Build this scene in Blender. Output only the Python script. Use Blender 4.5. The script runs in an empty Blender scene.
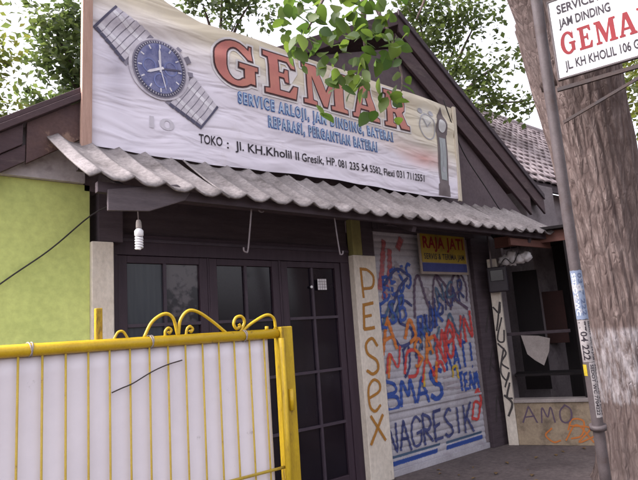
import bpy, bmesh, math, random
import numpy as np
from mathutils import Vector, Matrix, noise
from mathutils.geometry import tessellate_polygon
R = math.radians
S = bpy.context.scene
C = S.collection

# ------------------------------------------------------------------ camera
cam = bpy.data.cameras.new('camera'); camo = bpy.data.objects.new('camera', cam); C.objects.link(camo)
CM = Matrix(((0.7712842, -0.05310385, -0.63427175), (-0.63263611, -0.1734678, -0.7547718), (-0.06994443, 0.98340678, -0.16738839)))
camo.matrix_world = Matrix.Translation((0, 0, 1.6)) @ CM.to_4x4()
cam.sensor_width = 36; cam.lens = 36 * 560 / 638
cam.clip_start = 0.05; cam.clip_end = 2000
S.camera = camo
# ------------------------------------------------------------------ sky, sun, exposure
SUN_EL, SUN_AZ = 46, -118          # azimuth measured from -Y (behind the camera) towards -X
sd = Vector((math.sin(R(SUN_AZ)) * math.cos(R(SUN_EL)), -math.cos(R(SUN_AZ)) * math.cos(R(SUN_EL)), math.sin(R(SUN_EL))))
W = bpy.data.worlds.new('World'); S.world = W; W.use_nodes = True
nt = W.node_tree; nt.nodes.clear()
sky = nt.nodes.new('ShaderNodeTexSky'); sky.sky_type = 'NISHITA'; sky.sun_disc = False
sky.sun_elevation = R(SUN_EL); sky.sun_rotation = math.atan2(sd.x, sd.y)
sky.air_density = 1.0; sky.dust_density = 6.0; sky.ozone_density = 1.0
hs = nt.nodes.new('ShaderNodeHueSaturation'); hs.inputs['Saturation'].default_value = 0.22   # bright overcast: the cloud sheet is almost white
bg = nt.nodes.new('ShaderNodeBackground'); bg.inputs['Strength'].default_value = 0.15
wo = nt.nodes.new('ShaderNodeOutputWorld')
tn = nt.nodes.new('ShaderNodeMix'); tn.data_type = 'RGBA'; tn.blend_type = 'MULTIPLY'; tn.inputs[0].default_value = 1; tn.inputs[7].default_value = (1.0, 0.955, 1.0, 1)
nt.links.new(sky.outputs[0], hs.inputs['Color']); nt.links.new(hs.outputs[0], tn.inputs[6]); nt.links.new(tn.outputs[2], bg.inputs['Color']); nt.links.new(bg.outputs[0], wo.inputs[0])
sl = bpy.data.lights.new('sun', 'SUN'); sl.energy = 0.5; sl.angle = R(25); sl.color = (1.0, 0.97, 0.92)
so = bpy.data.objects.new('sun', sl); C.objects.link(so); so.rotation_euler = sd.to_track_quat('Z', 'Y').to_euler()
S.view_settings.view_transform = 'Standard'; S.view_settings.look = 'None'
S.view_settings.exposure = 2.0; S.view_settings.gamma = 1; S.view_settings.use_curve_mapping = False
S.cycles.max_bounces = 6

# ------------------------------------------------------------------ materials
def nodes(name):
    m = bpy.data.materials.new(name); m.use_nodes = True
    t = m.node_tree; b = t.nodes['Principled BSDF']
    return m, t, b
def N(t, ty, **kw):
    n = t.nodes.new(ty)
    for k, v in kw.items():
        if k in n.inputs: n.inputs[k].default_value = v
        else: setattr(n, k, v)
    return n
def ramp(t, stops, src):
    r = t.nodes.new('ShaderNodeValToRGB'); e = r.color_ramp.elements
    while len(e) < len(stops): e.new(0.5)
    for i, (p, c) in enumerate(stops):
        e[i].position = p; e[i].color = (c, c, c, 1) if isinstance(c, (int, float)) else (*c, 1)
    t.links.new(src, r.inputs[0]); return r
def mixc(t, fac, a, b, mode='MIX'):
    m = t.nodes.new('ShaderNodeMix'); m.data_type = 'RGBA'; m.blend_type = mode
    for i, v in ((0, fac), (6, a), (7, b)):
        if isinstance(v, (int, float)): m.inputs[i].default_value = v
        elif isinstance(v, tuple): m.inputs[i].default_value = (*v, 1)
        else: t.links.new(v, m.inputs[i])
    return m.outputs[2]
def mat(name, col, col2=None, rough=0.7, scale=6, lo=0.35, hi=0.7, stretch=(1, 1, 1), dirt=None, dirt_scale=2, dirt_lo=0.55, dirt_hi=0.75,
        bump=0.0, bump_scale=40, spec=0.3, metal=0.0, translucent=None, fine=0.15):
    """two tone noise, an optional dirt layer with a shape of its own, fine grain and bump"""
    m, t, b = nodes(name)
    co = N(t, 'ShaderNodeTexCoord'); mp = N(t, 'ShaderNodeMapping'); mp.inputs['Scale'].default_value = stretch
    t.links.new(co.outputs['Object'], mp.inputs['Vector'])
    def nz(sc, det=6, ro=0.6):
        n = N(t, 'ShaderNodeTexNoise', Scale=sc, Detail=det, Roughness=ro); t.links.new(mp.outputs[0], n.inputs['Vector']); return n.outputs[0]
    c2 = col2 or tuple(x * 0.72 for x in col)
    r = ramp(t, [(lo, 0.0), (hi, 1.0)], nz(scale))
    out = mixc(t, r.outputs[0], col, c2)
    if dirt:
        d = ramp(t, [(dirt_lo, 0.0), (dirt_hi, 1.0)], nz(dirt_scale, 8, 0.68)); out = mixc(t, d.outputs[0], out, dirt)
    if fine:
        g = ramp(t, [(0.3, 1 - fine), (0.7, 1 + fine * 0.4)], nz(scale * 12, 3)); out = mixc(t, 1.0, out, g.outputs[0], 'MULTIPLY')
    t.links.new(out, b.inputs['Base Color'])
    b.inputs['Roughness'].default_value = rough; b.inputs['Specular IOR Level'].default_value = spec; b.inputs['Metallic'].default_value = metal
    if bump:
        bp = N(t, 'ShaderNodeBump', Strength=bump, Distance=0.01); t.links.new(nz(bump_scale, 6, 0.65), bp.inputs['Height']); t.links.new(bp.outputs[0], b.inputs['Normal'])
    return m
def paint(name, col, soft=0.35, scale=60):
    """spray paint: opaque in the middle of the stroke, breaking up towards its edge"""
    m, t, b = nodes(name); b.inputs['Base Color'].default_value = (*col, 1); b.inputs['Roughness'].default_value = 0.6
    a = N(t, 'ShaderNodeVertexColor'); a.layer_name = 'edge'
    co = N(t, 'ShaderNodeTexCoord'); n = N(t, 'ShaderNodeTexNoise', Scale=scale, Detail=4.0); t.links.new(co.outputs['Object'], n.inputs['Vector'])
    ma = N(t, 'ShaderNodeMath', operation='MULTIPLY_ADD'); t.links.new(n.outputs[0], ma.inputs[0]); ma.inputs[1].default_value = -1.25
    ad = N(t, 'ShaderNodeMath', operation='MULTIPLY'); t.links.new(a.outputs[0], ad.inputs[0]); ad.inputs[1].default_value = 1.42
    t.links.new(ad.outputs[0], ma.inputs[2])
    r = ramp(t, [(0.08, 0.0), (0.08 + soft, 0.9)], ma.outputs[0]); t.links.new(r.outputs[0], b.inputs['Alpha'])
    return m

M = {}
M['green'] = mat('green_wall_paint', (0.54, 0.60, 0.20), (0.47, 0.54, 0.175), 0.85, 1.6, dirt=(0.24, 0.26, 0.11), dirt_scale=1.3, dirt_lo=0.56, dirt_hi=0.8, bump=0.25, bump_scale=25)
M['whitewash'] = mat('white_pillar_paint', (0.66, 0.60, 0.52), (0.54, 0.48, 0.41), 0.85, 3, dirt=(0.22, 0.18, 0.14), dirt_scale=4, dirt_lo=0.6, dirt_hi=0.78, bump=0.3, stretch=(1, 1, 0.6))
M['door'] = mat('dark_door_wood', (0.045, 0.027, 0.040), (0.031, 0.018, 0.028), 0.55, 8, stretch=(3, 3, 0.4), bump=0.15, spec=0.35)
M['bar'] = mat('door_glazing_bar', (0.062, 0.046, 0.062), (0.045, 0.033, 0.046), 0.5, 8)
def pane(name, c, r=0.12, sp=0.35):
    return mat(name, c, tuple(x * 0.6 for x in c), r, 2.5, fine=0, spec=sp)
M['pane'] = pane('dark_glass', (0.012, 0.009, 0.015)); M['pane_curtain'] = mat('teal_curtain_glass', (0.045, 0.052, 0.062), (0.030, 0.034, 0.044), 0.2, 3, stretch=(9, 9, 0.6), spec=0.3, fine=0)
M['pane_reflection'] = mat('painted_reflection_glass', (0.085, 0.075, 0.085), (0.012, 0.010, 0.016), 0.15, 7, lo=0.45, hi=0.55, spec=0.35, fine=0)  # dark pane with a patchy, paler reflection painted into its colour
M['timber'] = mat('dark_grey_timber', (0.072, 0.054, 0.064), (0.048, 0.036, 0.043), 0.8, 5, stretch=(0.5, 3, 6), bump=0.3)
M['barge'] = mat('brown_barge_board', (0.080, 0.050, 0.055), (0.055, 0.035, 0.040), 0.75, 4, stretch=(0.6, 2, 3), dirt=(0.13, 0.10, 0.09), dirt_scale=3, bump=0.3)
M['barge_peeled'] = mat('peeling_barge_board', (0.085, 0.053, 0.055), (0.125, 0.075, 0.065), 0.85, 5, dirt=(0.26, 0.17, 0.13), dirt_scale=5, dirt_lo=0.58, dirt_hi=0.66, bump=0.5)
M['gable'] = mat('grey_gable_render', (0.125, 0.095, 0.105), (0.095, 0.072, 0.082), 0.9, 2, dirt=(0.065, 0.05, 0.055), dirt_scale=1.2, bump=0.3)
M['greywall'] = mat('grey_cement_wall', (0.22, 0.19, 0.20), (0.16, 0.135, 0.145), 0.9, 3, dirt=(0.08, 0.065, 0.07), dirt_scale=2, bump=0.3)
M['soffit'] = mat('pale_gable_board', (0.50, 0.46, 0.47), (0.40, 0.36, 0.37), 0.85, 2, dirt=(0.14, 0.11, 0.10), dirt_scale=2)
M['asbestos'] = mat('weathered_corrugated_sheet', (0.265, 0.240, 0.240), (0.165, 0.147, 0.146), 0.9, 3.2, dirt=(0.095, 0.082, 0.08), dirt_scale=3.5, dirt_lo=0.49, dirt_hi=0.72, bump=0.45, bump_scale=60, fine=0.3)
M['shutter'] = mat('white_shutter_slats', (0.43, 0.415, 0.455), (0.34, 0.325, 0.36), 0.6, 4, dirt=(0.24, 0.20, 0.22), dirt_scale=2.2, dirt_lo=0.55, dirt_hi=0.8, bump=0.1)
M['panel'] = mat('white_plastic_sheet', (0.74, 0.70, 0.745), (0.68, 0.64, 0.69), 0.4, 1.1, dirt=(0.36, 0.33, 0.34), dirt_scale=7, dirt_lo=0.645, dirt_hi=0.73, bump=0.05, bump_scale=3, fine=0.03, spec=0.4)
M['yellow'] = mat('chipped_yellow_paint', (0.60, 0.40, 0.012), (0.50, 0.31, 0.010), 0.4, 9, dirt=(0.17, 0.095, 0.03), dirt_scale=11, dirt_lo=0.62, dirt_hi=0.68, bump=0.15, bump_scale=60, spec=0.45, fine=0.1)
M['yellow_grimy'] = mat('grimy_yellow_post_paint', (0.50, 0.34, 0.015), (0.33, 0.21, 0.015), 0.45, 5, stretch=(3, 3, 0.8), dirt=(0.11, 0.065, 0.02), dirt_scale=5, dirt_lo=0.58, dirt_hi=0.7, bump=0.25, bump_scale=40)
M['yellow_thin'] = mat('faded_yellow_bar_paint', (0.52, 0.38, 0.06), (0.44, 0.30, 0.05), 0.5, 14, dirt=(0.25, 0.15, 0.05), dirt_scale=22, dirt_lo=0.62, dirt_hi=0.7)
M['tile'] = mat('pale_clay_roof_tile', (0.36, 0.31, 0.315), (0.25, 0.205, 0.215), 0.9, 5, dirt=(0.17, 0.13, 0.13), dirt_scale=3, bump=0.4)
M['concrete'] = mat('worn_concrete', (0.15, 0.122, 0.12), (0.105, 0.085, 0.084), 0.92, 2, dirt=(0.055, 0.042, 0.042), dirt_scale=1.3, dirt_lo=0.5, dirt_hi=0.75, bump=0.5, bump_scale=30, fine=0.3)
M['asphalt'] = mat('asphalt', (0.055, 0.05, 0.05), (0.042, 0.039, 0.04), 0.9, 3, bump=0.5, bump_scale=90)
M['soil'] = mat('bare_soil', (0.085, 0.062, 0.048), (0.06, 0.045, 0.035), 0.95, 4, bump=0.6, fine=0.3)
M['post_wood'] = mat('raw_pinkish_wood', (0.47, 0.31, 0.25), (0.37, 0.23, 0.18), 0.8, 6, stretch=(8, 8, 0.5), bump=0.25)
M['cream'] = mat('cream_batten', (0.58, 0.52, 0.42), (0.48, 0.42, 0.35), 0.8, 5, stretch=(4, 4, 0.6))
M['olive'] = mat('olive_painted_wood', (0.26, 0.235, 0.085), (0.19, 0.17, 0.07), 0.8, 5, stretch=(4, 4, 0.6))
M['pole'] = mat('dull_grey_pole_paint', (0.100, 0.082, 0.085), (0.068, 0.055, 0.057), 0.6, 6, dirt=(0.07, 0.045, 0.04), dirt_scale=6, bump=0.2, spec=0.4)
M['signwhite'] = mat('white_sign_paint', (0.80, 0.80, 0.81), (0.74, 0.74, 0.75), 0.5, 2, dirt=(0.6, 0.57, 0.55), dirt_scale=4, dirt_lo=0.62, dirt_hi=0.75)
M['ink_black'] = mat('black_lettering', (0.028, 0.022, 0.03), rough=0.6, fine=0)
M['ink_red'] = mat('red_lettering', (0.21, 0.009, 0.014), (0.17, 0.008, 0.013), 0.55, fine=0)
M['steel'] = mat('rusty_dark_steel', (0.035, 0.027, 0.028), (0.05, 0.03, 0.024), 0.7, 12, bump=0.2, spec=0.4)
M['wire'] = mat('grey_wire', (0.20, 0.17, 0.18), rough=0.5, fine=0); M['cable'] = mat('dark_cable', (0.035, 0.03, 0.032), rough=0.6, fine=0)
M['plastic_white'] = mat('white_plastic', (0.78, 0.78, 0.80), (0.7, 0.7, 0.73), 0.35, fine=0)
M['paper'] = mat('white_paper', (0.72, 0.70, 0.72), (0.6, 0.58, 0.6), 0.8, 10, fine=0.05)
M['redbrown'] = mat('red_brown_fascia', (0.17, 0.075, 0.06), (0.12, 0.055, 0.045), 0.75, 5, stretch=(1, 1, 3))
M['stallwall'] = mat('stained_cream_stall_wall', (0.36, 0.285, 0.20), (0.25, 0.195, 0.14), 0.9, 3, dirt=(0.11, 0.085, 0.065), dirt_scale=3, dirt_lo=0.5, dirt_hi=0.72, bump=0.4)
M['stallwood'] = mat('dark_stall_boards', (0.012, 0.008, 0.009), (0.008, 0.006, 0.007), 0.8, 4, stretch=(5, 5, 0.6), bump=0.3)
M['stallred'] = mat('dull_red_stall_board', (0.045, 0.018, 0.016), (0.03, 0.013, 0.012), 0.8, 4)
M['meter'] = mat('dark_meter_case', (0.035, 0.028, 0.036), (0.025, 0.02, 0.027), 0.45, 5)
M['ledge'] = mat('pale_worn_ledge', (0.36, 0.32, 0.30), (0.25, 0.22, 0.21), 0.85, 6)
M['litter'] = mat('dry_leaf', (0.20, 0.13, 0.055), (0.13, 0.08, 0.035), 0.85, 30)
for k, c in dict(blue=(0.025, 0.07, 0.30), navy=(0.035, 0.045, 0.15), red=(0.50, 0.05, 0.045), orange=(0.55, 0.17, 0.03), purple=(0.10, 0.065, 0.11), yellow=(0.5, 0.34, 0.03), brown=(0.36, 0.155, 0.015), black=(0.035, 0.028, 0.03), teal=(0.06, 0.11, 0.19)).items():
    M['spray_' + k] = paint('spray_' + k, c)
M['spray_wash'] = paint('red_overspray', (0.42, 0.10, 0.11), 0.9, 18)
M['spray_whitewash'] = paint('grey_overspray', (0.34, 0.30, 0.33), 0.9, 18)

# ------------------------------------------------------------------ mesh helpers
class MB:
    def __init__(s): s.bm = bmesh.new()
    def box(s, x0, x1, y0, y1, z0, z1):
        v = [s.bm.verts.new((x, y, z)) for x in (x0, x1) for y in (y0, y1) for z in (z0, z1)]
        for f in ((0, 1, 3, 2), (4, 6, 7, 5), (0, 4, 5, 1), (2, 3, 7, 6), (0, 2, 6, 4), (1, 5, 7, 3)): s.bm.faces.new([v[i] for i in f])
        return s
    def obox(s, o, u, n, w, h0, h1, d0, d1, u0=0.0):
        """box in a frame: u0..w along u, h0..h1 up, d0..d1 along n"""
        o, u, n = Vector(o), Vector(u), Vector(n); z = Vector((0, 0, 1))
        v = [s.bm.verts.new(o + u * a + n * b + z * c) for a in (u0, w) for b in (d0, d1) for c in (h0, h1)]
        for f in ((0, 1, 3, 2), (4, 6, 7, 5), (0, 4, 5, 1), (2, 3, 7, 6), (0, 2, 6, 4), (1, 5, 7, 3)): s.bm.faces.new([v[i] for i in f])
        return s
    def beam(s, a, b, w, h, up=(0, 0, 1)):
        a, b = Vector(a), Vector(b); d = (b - a).normalized(); side = d.cross(Vector(up)).normalized(); u = side.cross(d)
        v = [s.bm.verts.new(p + side * i * w / 2 + u * j * h / 2) for p in (a, b) for i in (-1, 1) for j in (-1, 1)]
        for f in ((0, 1, 3, 2), (4, 6, 7, 5), (0, 4, 5, 1), (2, 3, 7, 6), (0, 2, 6, 4), (1, 5, 7, 3)): s.bm.faces.new([v[i] for i in f])
        return s
    def prism(s, poly, y0, y1):
        """polygon in X,Z extruded along Y"""
        a = [s.bm.verts.new((x, y0, z)) for x, z in poly]; b = [s.bm.verts.new((x, y1, z)) for x, z in poly]; n = len(poly)
        for tri in tessellate_polygon([[Vector((x, z, 0)) for x, z in poly]]):
            s.bm.faces.new([a[i] for i in tri]); s.bm.faces.new([b[i] for i in reversed(tri)])
        for i in range(n): s.bm.faces.new((a[i], a[(i + 1) % n], b[(i + 1) % n], b[i]))
        return s
    def tube(s, pts, r, n=10, cap=True, smooth=True):
        pts = [Vector(p) for p in pts]; rr = r if isinstance(r, (list, tuple)) else [r] * len(pts)
        prev = None; up = None
        for i, p in enumerate(pts):
            d = (pts[min(i + 1, len(pts) - 1)] - pts[max(i - 1, 0)]).normalized()
            if up is None:
                up = Vector((0, 0, 1)) if abs(d.z) < 0.9 else Vector((1, 0, 0))
            a = d.cross(up).normalized(); up = a.cross(d).normalized()
            ring = [s.bm.verts.new(p + (a * math.cos(k * 2 * math.pi / n) + up * math.sin(k * 2 * math.pi / n)) * rr[i]) for k in range(n)]
            if prev:
                for k in range(n):
                    f = s.bm.faces.new((prev[k], prev[(k + 1) % n], ring[(k + 1) % n], ring[k])); f.smooth = smooth
            elif cap: s.bm.faces.new(ring[::-1])
            prev = ring
        if cap: s.bm.faces.new(prev)
        return s
    def build(s, name, m, parent=None, bevel=0.0):
        bmesh.ops.recalc_face_normals(s.bm, faces=s.bm.faces)
        me = bpy.data.meshes.new(name); s.bm.to_mesh(me); s.bm.free()
        return link(name, me, m, parent, bevel)
def link(name, me, m, parent=None, bevel=0.0):
    o = bpy.data.objects.new(name, me); C.objects.link(o)
    if m: me.materials.append(M[m] if isinstance(m, str) else m)
    if parent is not None: adopt(o, parent)
    if bevel:
        b = o.modifiers.new('bevel', 'BEVEL'); b.width = bevel; b.segments = 2; b.limit_method = 'ANGLE'
    return o
def base_of(o):
    return Vector(o.location) if o.parent is None else Vector((0, 0, 0))   # parts keep world coordinates
def adopt(o, parent):
    o.parent = parent; o.matrix_parent_inverse = Matrix.Translation(base_of(parent)).inverted()
def thing(name, label, cat, loc, group=None):
    o = bpy.data.objects.new(name, None); C.objects.link(o); o.location = loc; o.empty_display_size = 0.2
    return tag(o, label, cat, group)
def tag(o, label, cat, group=None):
    o['label'] = label; o['category'] = cat
    if group: o['group'] = group
    return o
def struct(o): o['kind'] = 'structure'; return o
def sm(pts, k=6):
    """Catmull-Rom through the points"""
    if len(pts) < 3: return [tuple(p) for p in pts]
    P = [np.array(p, float) for p in pts]; P = [2 * P[0] - P[1]] + P + [2 * P[-1] - P[-2]]; out = []
    for i in range(1, len(P) - 2):
        for j in range(k):
            t = j / k; a, b, c, d = P[i - 1:i + 3]
            out.append(tuple(0.5 * (2 * b + (c - a) * t + (2 * a - 5 * b + 4 * c - d) * t * t + (3 * b - a - 3 * c + d) * t ** 3)))
    out.append(tuple(P[-2])); return out
def dense(pts, step):
    out = [np.array(pts[0], float)]
    for q in pts[1:]:
        q = np.array(q, float); p = out[-1]; n = max(1, int(np.linalg.norm(q - p) / step))
        for i in range(1, n + 1): out.append(p + (q - p) * i / n)
    return out
# frames: (u, v, w) -> world; w is the distance in front of the surface
bp = None
def flat(o, u, n):
    o, u, n = Vector(o), Vector(u), Vector(n)
    return lambda a, b, w: o + u * a + Vector((0, 0, b)) + n * w
def ribbon_mesh(name, strokes, place, width, m, parent, step=0.009, lift=0.003):
    """soft edged flat strokes, each lying a hair in front of the one before"""
    V, F, A = [], [], []; w = lift
    for st in strokes:
        wd = width * random.uniform(0.85, 1.15); p = dense(st, step); n = len(p); b0 = len(V)
        if n < 2: continue
        d0 = p[1] - p[0]; d1 = p[-1] - p[-2]
        p = [p[0] - d0 / (np.linalg.norm(d0) + 1e-9) * wd * 0.4] + p + [p[-1] + d1 / (np.linalg.norm(d1) + 1e-9) * wd * 0.4]; n = len(p)
        for i in range(n):
            d = p[min(i + 1, n - 1)] - p[max(i - 1, 0)]; d = d / (np.linalg.norm(d) + 1e-9); q = np.array((-d[1], d[0]))
            w += 0.000015; e = 0.0 if i in (0, n - 1) else 1.0
            for k, a in ((-0.62, 0.0), (-0.3, e), (0.3, e), (0.62, 0.0)):
                c = p[i] + q * k * wd; V.append(place(c[0], c[1], w)); A.append(a)
            if i:
                r = b0 + 4 * (i - 1)
                for k in range(3): F.append((r + k, r + k + 1, r + k + 5, r + k + 4))
    me = bpy.data.meshes.new(name); me.from_pydata([tuple(v) for v in V], [], F)
    ca = me.color_attributes.new('edge', 'FLOAT_COLOR', 'POINT')
    for i, a in enumerate(A): ca.data[i].color = (a, a, a, 1)
    return link(name, me, m, parent)
def graf(groups, place, width, m, parent, lift):
    for g_ in groups:
        ribbon_mesh('graffiti', g_, place, width, m, parent, lift=lift); lift += 0.0002
GL = {  # hand letters, one list of strokes in a unit cell
 'G': [[(.95, .85), (.6, 1), (.15, .8), (.05, .4), (.3, .02), (.75, .05), (.95, .35), (.95, .48)], [(.95, .48), (.5, .48)]],
 'R': [[(.1, 0), (.15, 1)], [(.1, 1), (.7, .95), (.85, .7), (.55, .5), (.15, .48)], [(.35, .48), (.95, 0)]],
 'E': [[(.85, 1), (.12, .97)], [(.15, 1), (.1, 0)], [(.1, .03), (.9, .02)], [(.12, .52), (.7, .53)]],
 'F': [[(.85, 1), (.12, .97)], [(.15, 1), (.1, 0)], [(.12, .52), (.7, .53)]],
 'S': [[(.9, .88), (.55, 1), (.15, .82), (.35, .56), (.75, .42), (.8, .14), (.4, 0), (.05, .15)]],
 'I': [[(.5, 1), (.45, 0)]], 'L': [[(.2, 1), (.12, .03), (.9, 0)]], 'C': [[(.9, .85), (.5, 1), (.1, .6), (.2, .15), (.6, 0), (.95, .15)]],
 'H': [[(.1, 1), (.12, 0)], [(.88, 1), (.9, 0)], [(.1, .5), (.9, .55)]],
 'K': [[(.12, 1), (.1, 0)], [(.9, 1), (.15, .45)], [(.35, .55), (.95, 0)]],
 'B': [[(.12, 1), (.1, 0)], [(.1, 1), (.7, .9), (.7, .62), (.15, .52)], [(.15, .52), (.85, .45), (.9, .12), (.5, 0), (.1, .02)]],
 'M': [[(.02, 0), (.2, 1), (.5, .35), (.78, 1), (.98, 0)]], 'N': [[(.1, 0), (.12, 1), (.85, .05), (.88, 1)]],
 'A': [[(.02, 0), (.48, 1), (.95, 0)], [(.2, .38), (.8, .38)]], 'T': [[(.02, .98), (.98, 1)], [(.5, 1), (.48, 0)]],
 'O': [[(.5, 1), (.1, .65), (.15, .2), (.5, 0), (.88, .25), (.88, .75), (.5, 1)]], 'V': [[(.05, 1), (.45, 0), (.95, 1)]],
 'D': [[(.12, 1), (.1, 0)], [(.1, 1), (.65, .9), (.92, .5), (.65, .1), (.1, 0)]], 'U': [[(.1, 1), (.12, .3), (.45, 0), (.85, .25), (.9, 1)]],
 'Y': [[(.05, 1), (.3, .55), (.6, .5), (.88, 1)], [(.88, 1), (.8, .2), (.4, 0)]], 'P': [[(.15, 0), (.12, 1)], [(.1, .98), (.75, .95), (.9, .7), (.6, .48), (.15, .45)]],
 'e': [[(.12, .5), (.85, .55), (.75, .88), (.4, 1), (.08, .6), (.2, .12), (.6, 0), (.95, .2)]], 'X': [[(.05, 1), (.95, 0)], [(.92, 1), (.05, 0)]],
 'W': [[(.02, 1), (.25, 0), (.5, .75), (.75, 0), (.98, 1)]], '!': [[(.5, 1), (.45, .3)], [(.45, .08), (.46, .0)]], ' ': []}
def word(txt, a, b, h, jit=0.05, fill=0.8, slant=0.0):
    """strokes of a word along the baseline a->b, height h"""
    n = len(txt); out = []; a, b = np.array(a), np.array(b); u = (b - a) / n
    for i, ch in enumerate(txt):
        hh = h * random.uniform(0.92, 1.08); o = a + u * i
        for st in GL[ch]:
            p = [(o[0] + u[0] * fill * (x + random.uniform(-jit, jit)) + slant * z * hh, o[1] + u[1] * fill * x + hh * (z + random.uniform(-jit, jit))) for x, z in st]
            out.append(sm(p, 5) if len(p) > 3 else p)
    return out
def poly_off(p, d):
    n = len(p); P = [np.array(q, float) for q in p]
    ar = sum(P[i][0] * P[(i + 1) % n][1] - P[(i + 1) % n][0] * P[i][1] for i in range(n))
    sg = 1 if ar > 0 else -1; out = []
    for i in range(n):
        e0 = P[i] - P[i - 1]; e1 = P[(i + 1) % n] - P[i]; e0 /= np.linalg.norm(e0) + 1e-9; e1 /= np.linalg.norm(e1) + 1e-9
        n0 = np.array((e0[1], -e0[0])) * sg; n1 = np.array((e1[1], -e1[0])) * sg; b = n0 + n1; L = np.linalg.norm(b)
        b = n0 if L < 0.3 else b / L; k = max(0.55, b @ n0); out.append(tuple(P[i] + b * d / k))
    return out
def poly_mesh(name, polys, place, w, m, parent, sub=0.045, dw=0.0):
    """flat printed shapes; polys = list of [outer, hole, ...] in (u, v)"""
    bm = bmesh.new()
    for j, loops in enumerate(polys):
        flatp = [Vector((x, z, 0)) for lp in loops for x, z in lp]
        vs = [bm.verts.new((p.x, p.y, w + dw * j)) for p in flatp]
        for tri in tessellate_polygon([[Vector((x, z, 0)) for x, z in lp] for lp in loops]):
            try: bm.faces.new([vs[i] for i in tri])
            except ValueError: pass
    for _ in range(5):
        es = [e for e in bm.edges if e.calc_length() > sub]
        if not es or not sub: break
        bmesh.ops.subdivide_edges(bm, edges=es, cuts=1); bmesh.ops.triangulate(bm, faces=bm.faces)
    for v in bm.verts: v.co = place(v.co.x, v.co.y, v.co.z)
    me = bpy.data.meshes.new(name); bm.to_mesh(me); bm.free(); return link(name, me, m, parent)
def text_mesh(name, body, u0, v0, width, height, place, w, m, parent, offset=0.0, space=1.0, shear=0.0, slope=0.0, sub=0.035):
    cu = bpy.data.curves.new(name, 'FONT'); cu.body = body; cu.space_character = space; cu.shear = shear; cu.resolution_u = 3; cu.fill_mode = 'FRONT'
    o = bpy.data.objects.new(name, cu); C.objects.link(o); dg = bpy.context.evaluated_depsgraph_get()
    me0 = bpy.data.meshes.new_from_object(o.evaluated_get(dg)); xs = [v.co.x for v in me0.vertices]; ys = [v.co.y for v in me0.vertices]
    x0, x1, y1 = min(xs), max(xs), 0.729; bpy.data.meshes.remove(me0)
    cu.offset = offset; dg = bpy.context.evaluated_depsgraph_get(); me = bpy.data.meshes.new_from_object(o.evaluated_get(dg))
    bpy.data.objects.remove(o); bpy.data.curves.remove(cu)
    bm = bmesh.new(); bm.from_mesh(me); bmesh.ops.triangulate(bm, faces=bm.faces)
    for v in bm.verts:
        u = (v.co.x - x0) / (x1 - x0) * width; v.co = (u0 + u, v0 + v.co.y / y1 * height + slope * u, w)
    for _ in range(3):
        es = [e for e in bm.edges if e.calc_length() > sub] if place is bp else []
        if not es: break
        bmesh.ops.subdivide_edges(bm, edges=es, cuts=1); bmesh.ops.triangulate(bm, faces=bm.faces)
    for v in bm.verts: v.co = place(v.co.x, v.co.y, v.co.z)
    bm.to_mesh(me); bm.free(); me.name = name; me.materials.clear(); return link(name, me, m, parent)
def ell(cx, cz, rx, rz, n=32, a0=0, a1=360):
    k = n if a1 - a0 >= 360 else n + 1
    return [(cx + rx * math.cos(R(a0 + (a1 - a0) * i / n)), cz + rz * math.sin(R(a0 + (a1 - a0) * i / n))) for i in range(k)]
SLAB = {
 'G': [[(.5 + .5 * math.cos(R(a)), .5 + .51 * math.sin(R(a))) for a in range(50, 311, 13)] + [(.93, .1), (.93, .42), (1.0, .43), (1.0, .52), (.56, .52), (.56, .43), (.69, .42), (.69, .2)]
       + [(.5 + .24 * math.cos(R(a)), .5 + .39 * math.sin(R(a))) for a in range(306, 49, -16)] + [(.78, .64), (.88, .64), (.88, .98), (.84, .98)]],
 'E': [[(0, 0), (.78, 0), (.84, .3), (.74, .3), (.62, .12), (.36, .12), (.36, .46), (.5, .46), (.53, .36), (.61, .36), (.61, .66), (.53, .66), (.5, .56), (.36, .56), (.36, .88), (.6, .88), (.7, .74), (.8, .74), (.77, 1), (0, 1), (0, .9), (.12, .88), (.12, .12), (0, .1)]],
 'M': [[(0, 0), (.32, 0), (.32, .09), (.22, .11), (.22, .72), (.49, .02), (.58, .02), (.80, .72), (.80, .11), (.7, .09), (.7, 0), (1.14, 0), (1.14, .09), (1.04, .11), (1.04, .89), (1.14, .91), (1.14, 1), (.82, 1), (.58, .40), (.34, 1), (0, 1), (0, .91), (.1, .89), (.1, .11), (0, .09)]],
 'A': [[(0, 0), (.34, 0), (.34, .09), (.25, .11), (.30, .26), (.62, .26), (.67, .11), (.57, .09), (.57, 0), (1, 0), (1, .09), (.92, .11), (.62, 1), (.36, 1), (.09, .11), (0, .09)], [(.335, .36), (.585, .36), (.46, .74)]],
 'R': [[(0, 0), (.42, 0), (.42, .09), (.32, .11), (.32, .42), (.42, .42), (.63, 0), (.97, 0), (.97, .1), (.88, .12), (.70, .46), (.82, .55), (.88, .7), (.85, .86), (.73, .97), (.55, 1), (0, 1), (0, .91), (.1, .89), (.1, .11), (0, .09)], [(.32, .53), (.5, .53), (.61, .61), (.64, .72), (.6, .84), (.5, .89), (.32, .89)]]}
def slab_word(spec, h, off=0.0, slope=0.0):
    """spec: (letter, u0, u1, v0)"""
    out = []
    for ch, u0, u1, v0 in spec:
        loops = SLAB[ch]; wmax = max(x for x, z in loops[0]); res = []
        for k, lp in enumerate(loops):
            q = [(u0 + x / wmax * (u1 - u0), v0 + z * h + slope * x) for x, z in lp]
            if off: q = poly_off(q, off if k == 0 else -off)
            res.append(q)
        out.append(res)
    return out

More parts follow.
